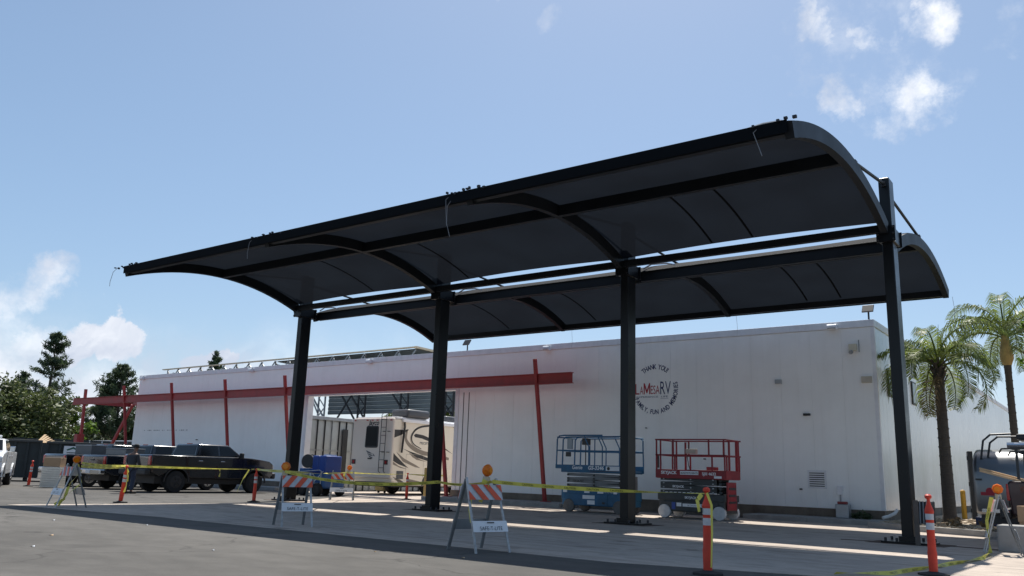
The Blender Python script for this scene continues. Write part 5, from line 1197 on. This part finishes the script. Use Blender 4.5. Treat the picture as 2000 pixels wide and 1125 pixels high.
leaf_cloud(mb, cls, 170, .13); mb.build('crown', leafbright, rt); limbs(rt, 4.6, .12, cls, n_=10)
wd_ = MB(); random.seed(9); leaf_cloud(wd_, [(-7.0, 27.95, .28, .16), (-6.8, 27.9, .24, .13), (-7.2, 28.0, .22, .1)], 90, .09); tag(wd_.build('weed_clump', leafdark), 'small dark weed growing beside the grey utility box at the wall foot', 'weed')
for x, y, lb_ in ((-4.2, 26.6, 'low dead twigs by the palm trunk'), (-3.5, 27.4, 'dry grass tuft on the gravel right of the palm trunk')):
    mb = MB(); leaf_cloud(mb, [(x, y, .2, .22)], 50, .12); tag(mb.build('dry_tuft', leafdead), lb_, 'dry grass')

# ---------------------------------------------------------------- right side
bo = thing('bollard', 'yellow steel bollard between the palm trunk and the black gate panel', 'bollard', (-5.03, 34.0, .13)); MB().cyl((0, 0, .47), (0, 0, 1), .085, .94, 14).build('pipe', yellowp, bo, smooth=True); MB().lathe([(.085, .94), (.06, .98), (.01, 1.0)], n=14).build('cap', yellowp, bo)
ga = thing('gate_panel', 'tall black steel gate leaf standing open beside the silver trailer', 'gate', (-4.72, 34.2, .13), R(12)); MB().box(-.10, .06, -.2, .3, 0, 2.35).build('leaf', darkmetal, ga, bevel=.01)
for z in (.3, 1.2, 2.1): MB().cyl((-.11, -.2, z), (0, 0, 1), .03, .14, 8).build('hinge', darkmetal, ga)
sv = thing('silver_trailer', 'rounded polished silver trailer with black roof bars behind the right barricade', 'trailer', (-3.28, 23.9, 0))
prof = [(0, .55), (-.05, .8), (-.05, 1.55), (.05, 1.85), (.28, 2.05), (.6, 2.15), (1.6, 2.15), (2.1, 1.9), (2.2, 1.5), (2.2, .55)]
m_ = MB(); m_.prism(prof, 0, 6.5, 'yz'); m_.build('shell', silver, sv, bevel=.10, seg=4, smooth=True)
MB().box(.15, 6.4, -.075, -.052, .62, .70).build('trim_strip', chrome, sv); MB().box(.1, 6.4, .1, 2.1, .35, .56).build('underframe', darkmetal, sv)
m_ = MB(); m_.tube([(.2, .1, 1.9), (.28, .1, 2.35), (.45, .1, 2.50), (.9, .1, 2.52)], .025, 6); m_.tube([(.35, .15, 1.95), (.42, .15, 2.3), (.6, .15, 2.45), (1.0, .15, 2.45)], .025, 6); m_.build('roof_bar', darkmetal, sv)
MB().box(1.0, 6, .05, .9, 2.36, 2.52).build('roof_pod', darkmetal, sv, bevel=.05); MB().cyl((3.4, .02, 2.24), (1, 0, 0), .07, 5.2, 12).build('awning_roll', chrome, sv)
MB().box(.15, .45, -.058, -.0505, 1.02, 1.1).build('emblem', redlet, sv)
m_ = MB(); m_.cyl((.35, -.058, 1.12), (0, 1, 0), .09, .008, 12); m_.build('emblem', redlet, sv)
for x in (2.2, 3.1): wheel(sv, (x, .05, .33), .33, .2, tyrem, alloy, -1, 'y', spokes=0)
MB().box(.06, .2, -.075, -.052, 1.38, 1.42).build('latch', nearblack, sv)
# work truck with ladder rack, only its tail in the picture
p5 = make_pickup('dark red-black work pickup with ladder rack, tail end showing at the right edge', (-1.05, 21.6, 0), R(-90), mat('maroon_black_paint', (.03, .010, .012), .3, coat=.4), bumperb, bumperb, .39, -.05)
lk = MB()
for x in (-.95, .55, 2.0):
    for s_ in (-.82, .82): lk.bar((s_, x, 1.30), (s_*.92, x, 1.98), .05)
    lk.bar((-.85, x, 1.98), (.85, x, 1.98), .05)
for s_ in (-.78, .78): lk.bar((s_, -1.05, 2.03), (s_, 2.6, 2.03), .045); lk.tube([(s_, -1.05, 2.03), (s_, -1.22, 2.02), (s_, -1.27, 1.93)], .02, 6)
lk.build('ladder_rack', nearblack, p5)
lu = thing('lumber', 'pale wooden board sloping down to the right across the pickup bed', 'board', (0, 0, 0)); MB().bar((-2.72, 20.9, 1.60), (-.6, 20.8, 1.02), .16, .04).build('plank', wood, lu); MB().bar((-2.70, 20.75, 1.55), (-.6, 20.65, .98), .12, .04).build('plank', wood, lu)
bx = thing('cardboard_box', 'open cardboard box on the ground under the work pickup tail at right', 'box', (-2.0, 19.9, 0), R(-10)); MB().box(0, .6, 0, .5, .55, .86).build('carton', card, bx, bevel=.01); MB().box(.02, .58, .02, .48, .02, .548).build('lower_carton', card, bx)
bk = thing('concrete_block', 'rough grey concrete block behind the edge-on barricade at right', 'concrete block', (-2.28, 19.0, 0)); MB().box(0, 1.5, 0, .7, 0, .50).build('block', kerbm, bk, bevel=.03); MB().box(.5, .9, .2, .5, .501, .54).build('lifting_eye', kerbm, bk)
for i, (x, y, s_) in enumerate(((-3.9, 28.2, .55), (-3.2, 27.4, .5))):
    t = thing('tool_case', ('dark blue tool case lying on the gravel left of the right barricade', 'second dark blue case on the gravel behind the right barricade')[i], 'tool case', (x, y, .13), R(8*i)); MB().box(0, s_, 0, .35, 0, .25).build('case', mat('dark_blue_plastic', (.02, .03, .09), .5), t, bevel=.03); MB().box(s_*.3, s_*.7, .1, .2, .2505, .30).build('handle', bumperb, t)
so_ = thing('steel_angle', 'rusty brown upright board leaning against the right black column foot', 'board', (-3.70, 19.05, 0)); MB().box(-.045, .045, -.03, .03, .012, .90).build('board', mat('weathered_brown', (.10, .085, .075), .8, var=.3), so_, bevel=.004)
gr_ = thing('metal_grate', 'grey ribbed metal sheet leaning between the right column and the palm', 'metal sheet', (-5.15, 27.0, .13), R(20))
MB().bar((0, 0, .0), (.1, .5, .62), .8, .02, (0, 0, 1)).build('sheet', darkmetal, gr_)
for i in range(9): MB().bar((-.36+.09*i, -.03, .015), (-.26+.09*i, .47, .635), .03, .04).build('rib', galv, gr_)
# litter specks on the asphalt
SCR = ['tan wood scrap on the asphalt, left of centre near the bottom edge', 'pale litter scrap on the asphalt at lower left, below the leaning post', 'pale litter scrap on the asphalt left of the nearest barricade', 'tan wood scrap on the asphalt beside the nearest barricade feet',
       'pale litter scrap nearest the bottom edge of the picture', 'pale litter scrap at the far lower left of the asphalt', 'tan wood scrap just right of the nearest barricade feet', 'pale litter scrap at the edge of the shade, left of centre']
for i, (x, y) in enumerate(((-13.6, 6.6), (-16.9, 8.2), (-10.3, 7.2), (-8.9, 8.9), (-12, 5.6), (-17.5, 6.9), (-7.6, 9.3), (-15, 9.0))):
    s_ = random.uniform(.02, .045); q = MB().add([(x-s_, y, .002), (x, y-s_*.7, .012), (x+s_*1.2, y+.01, .003), (x, y+s_*.8, .018)], [(0, 1, 2, 3)]).build('litter_scrap', whitep if i % 3 else wood); tag(q, SCR[i], 'litter', ('pale scraps of litter on the asphalt' if i % 3 else 'tan wood scraps on the asphalt'))
# hose on the ground by the far lift
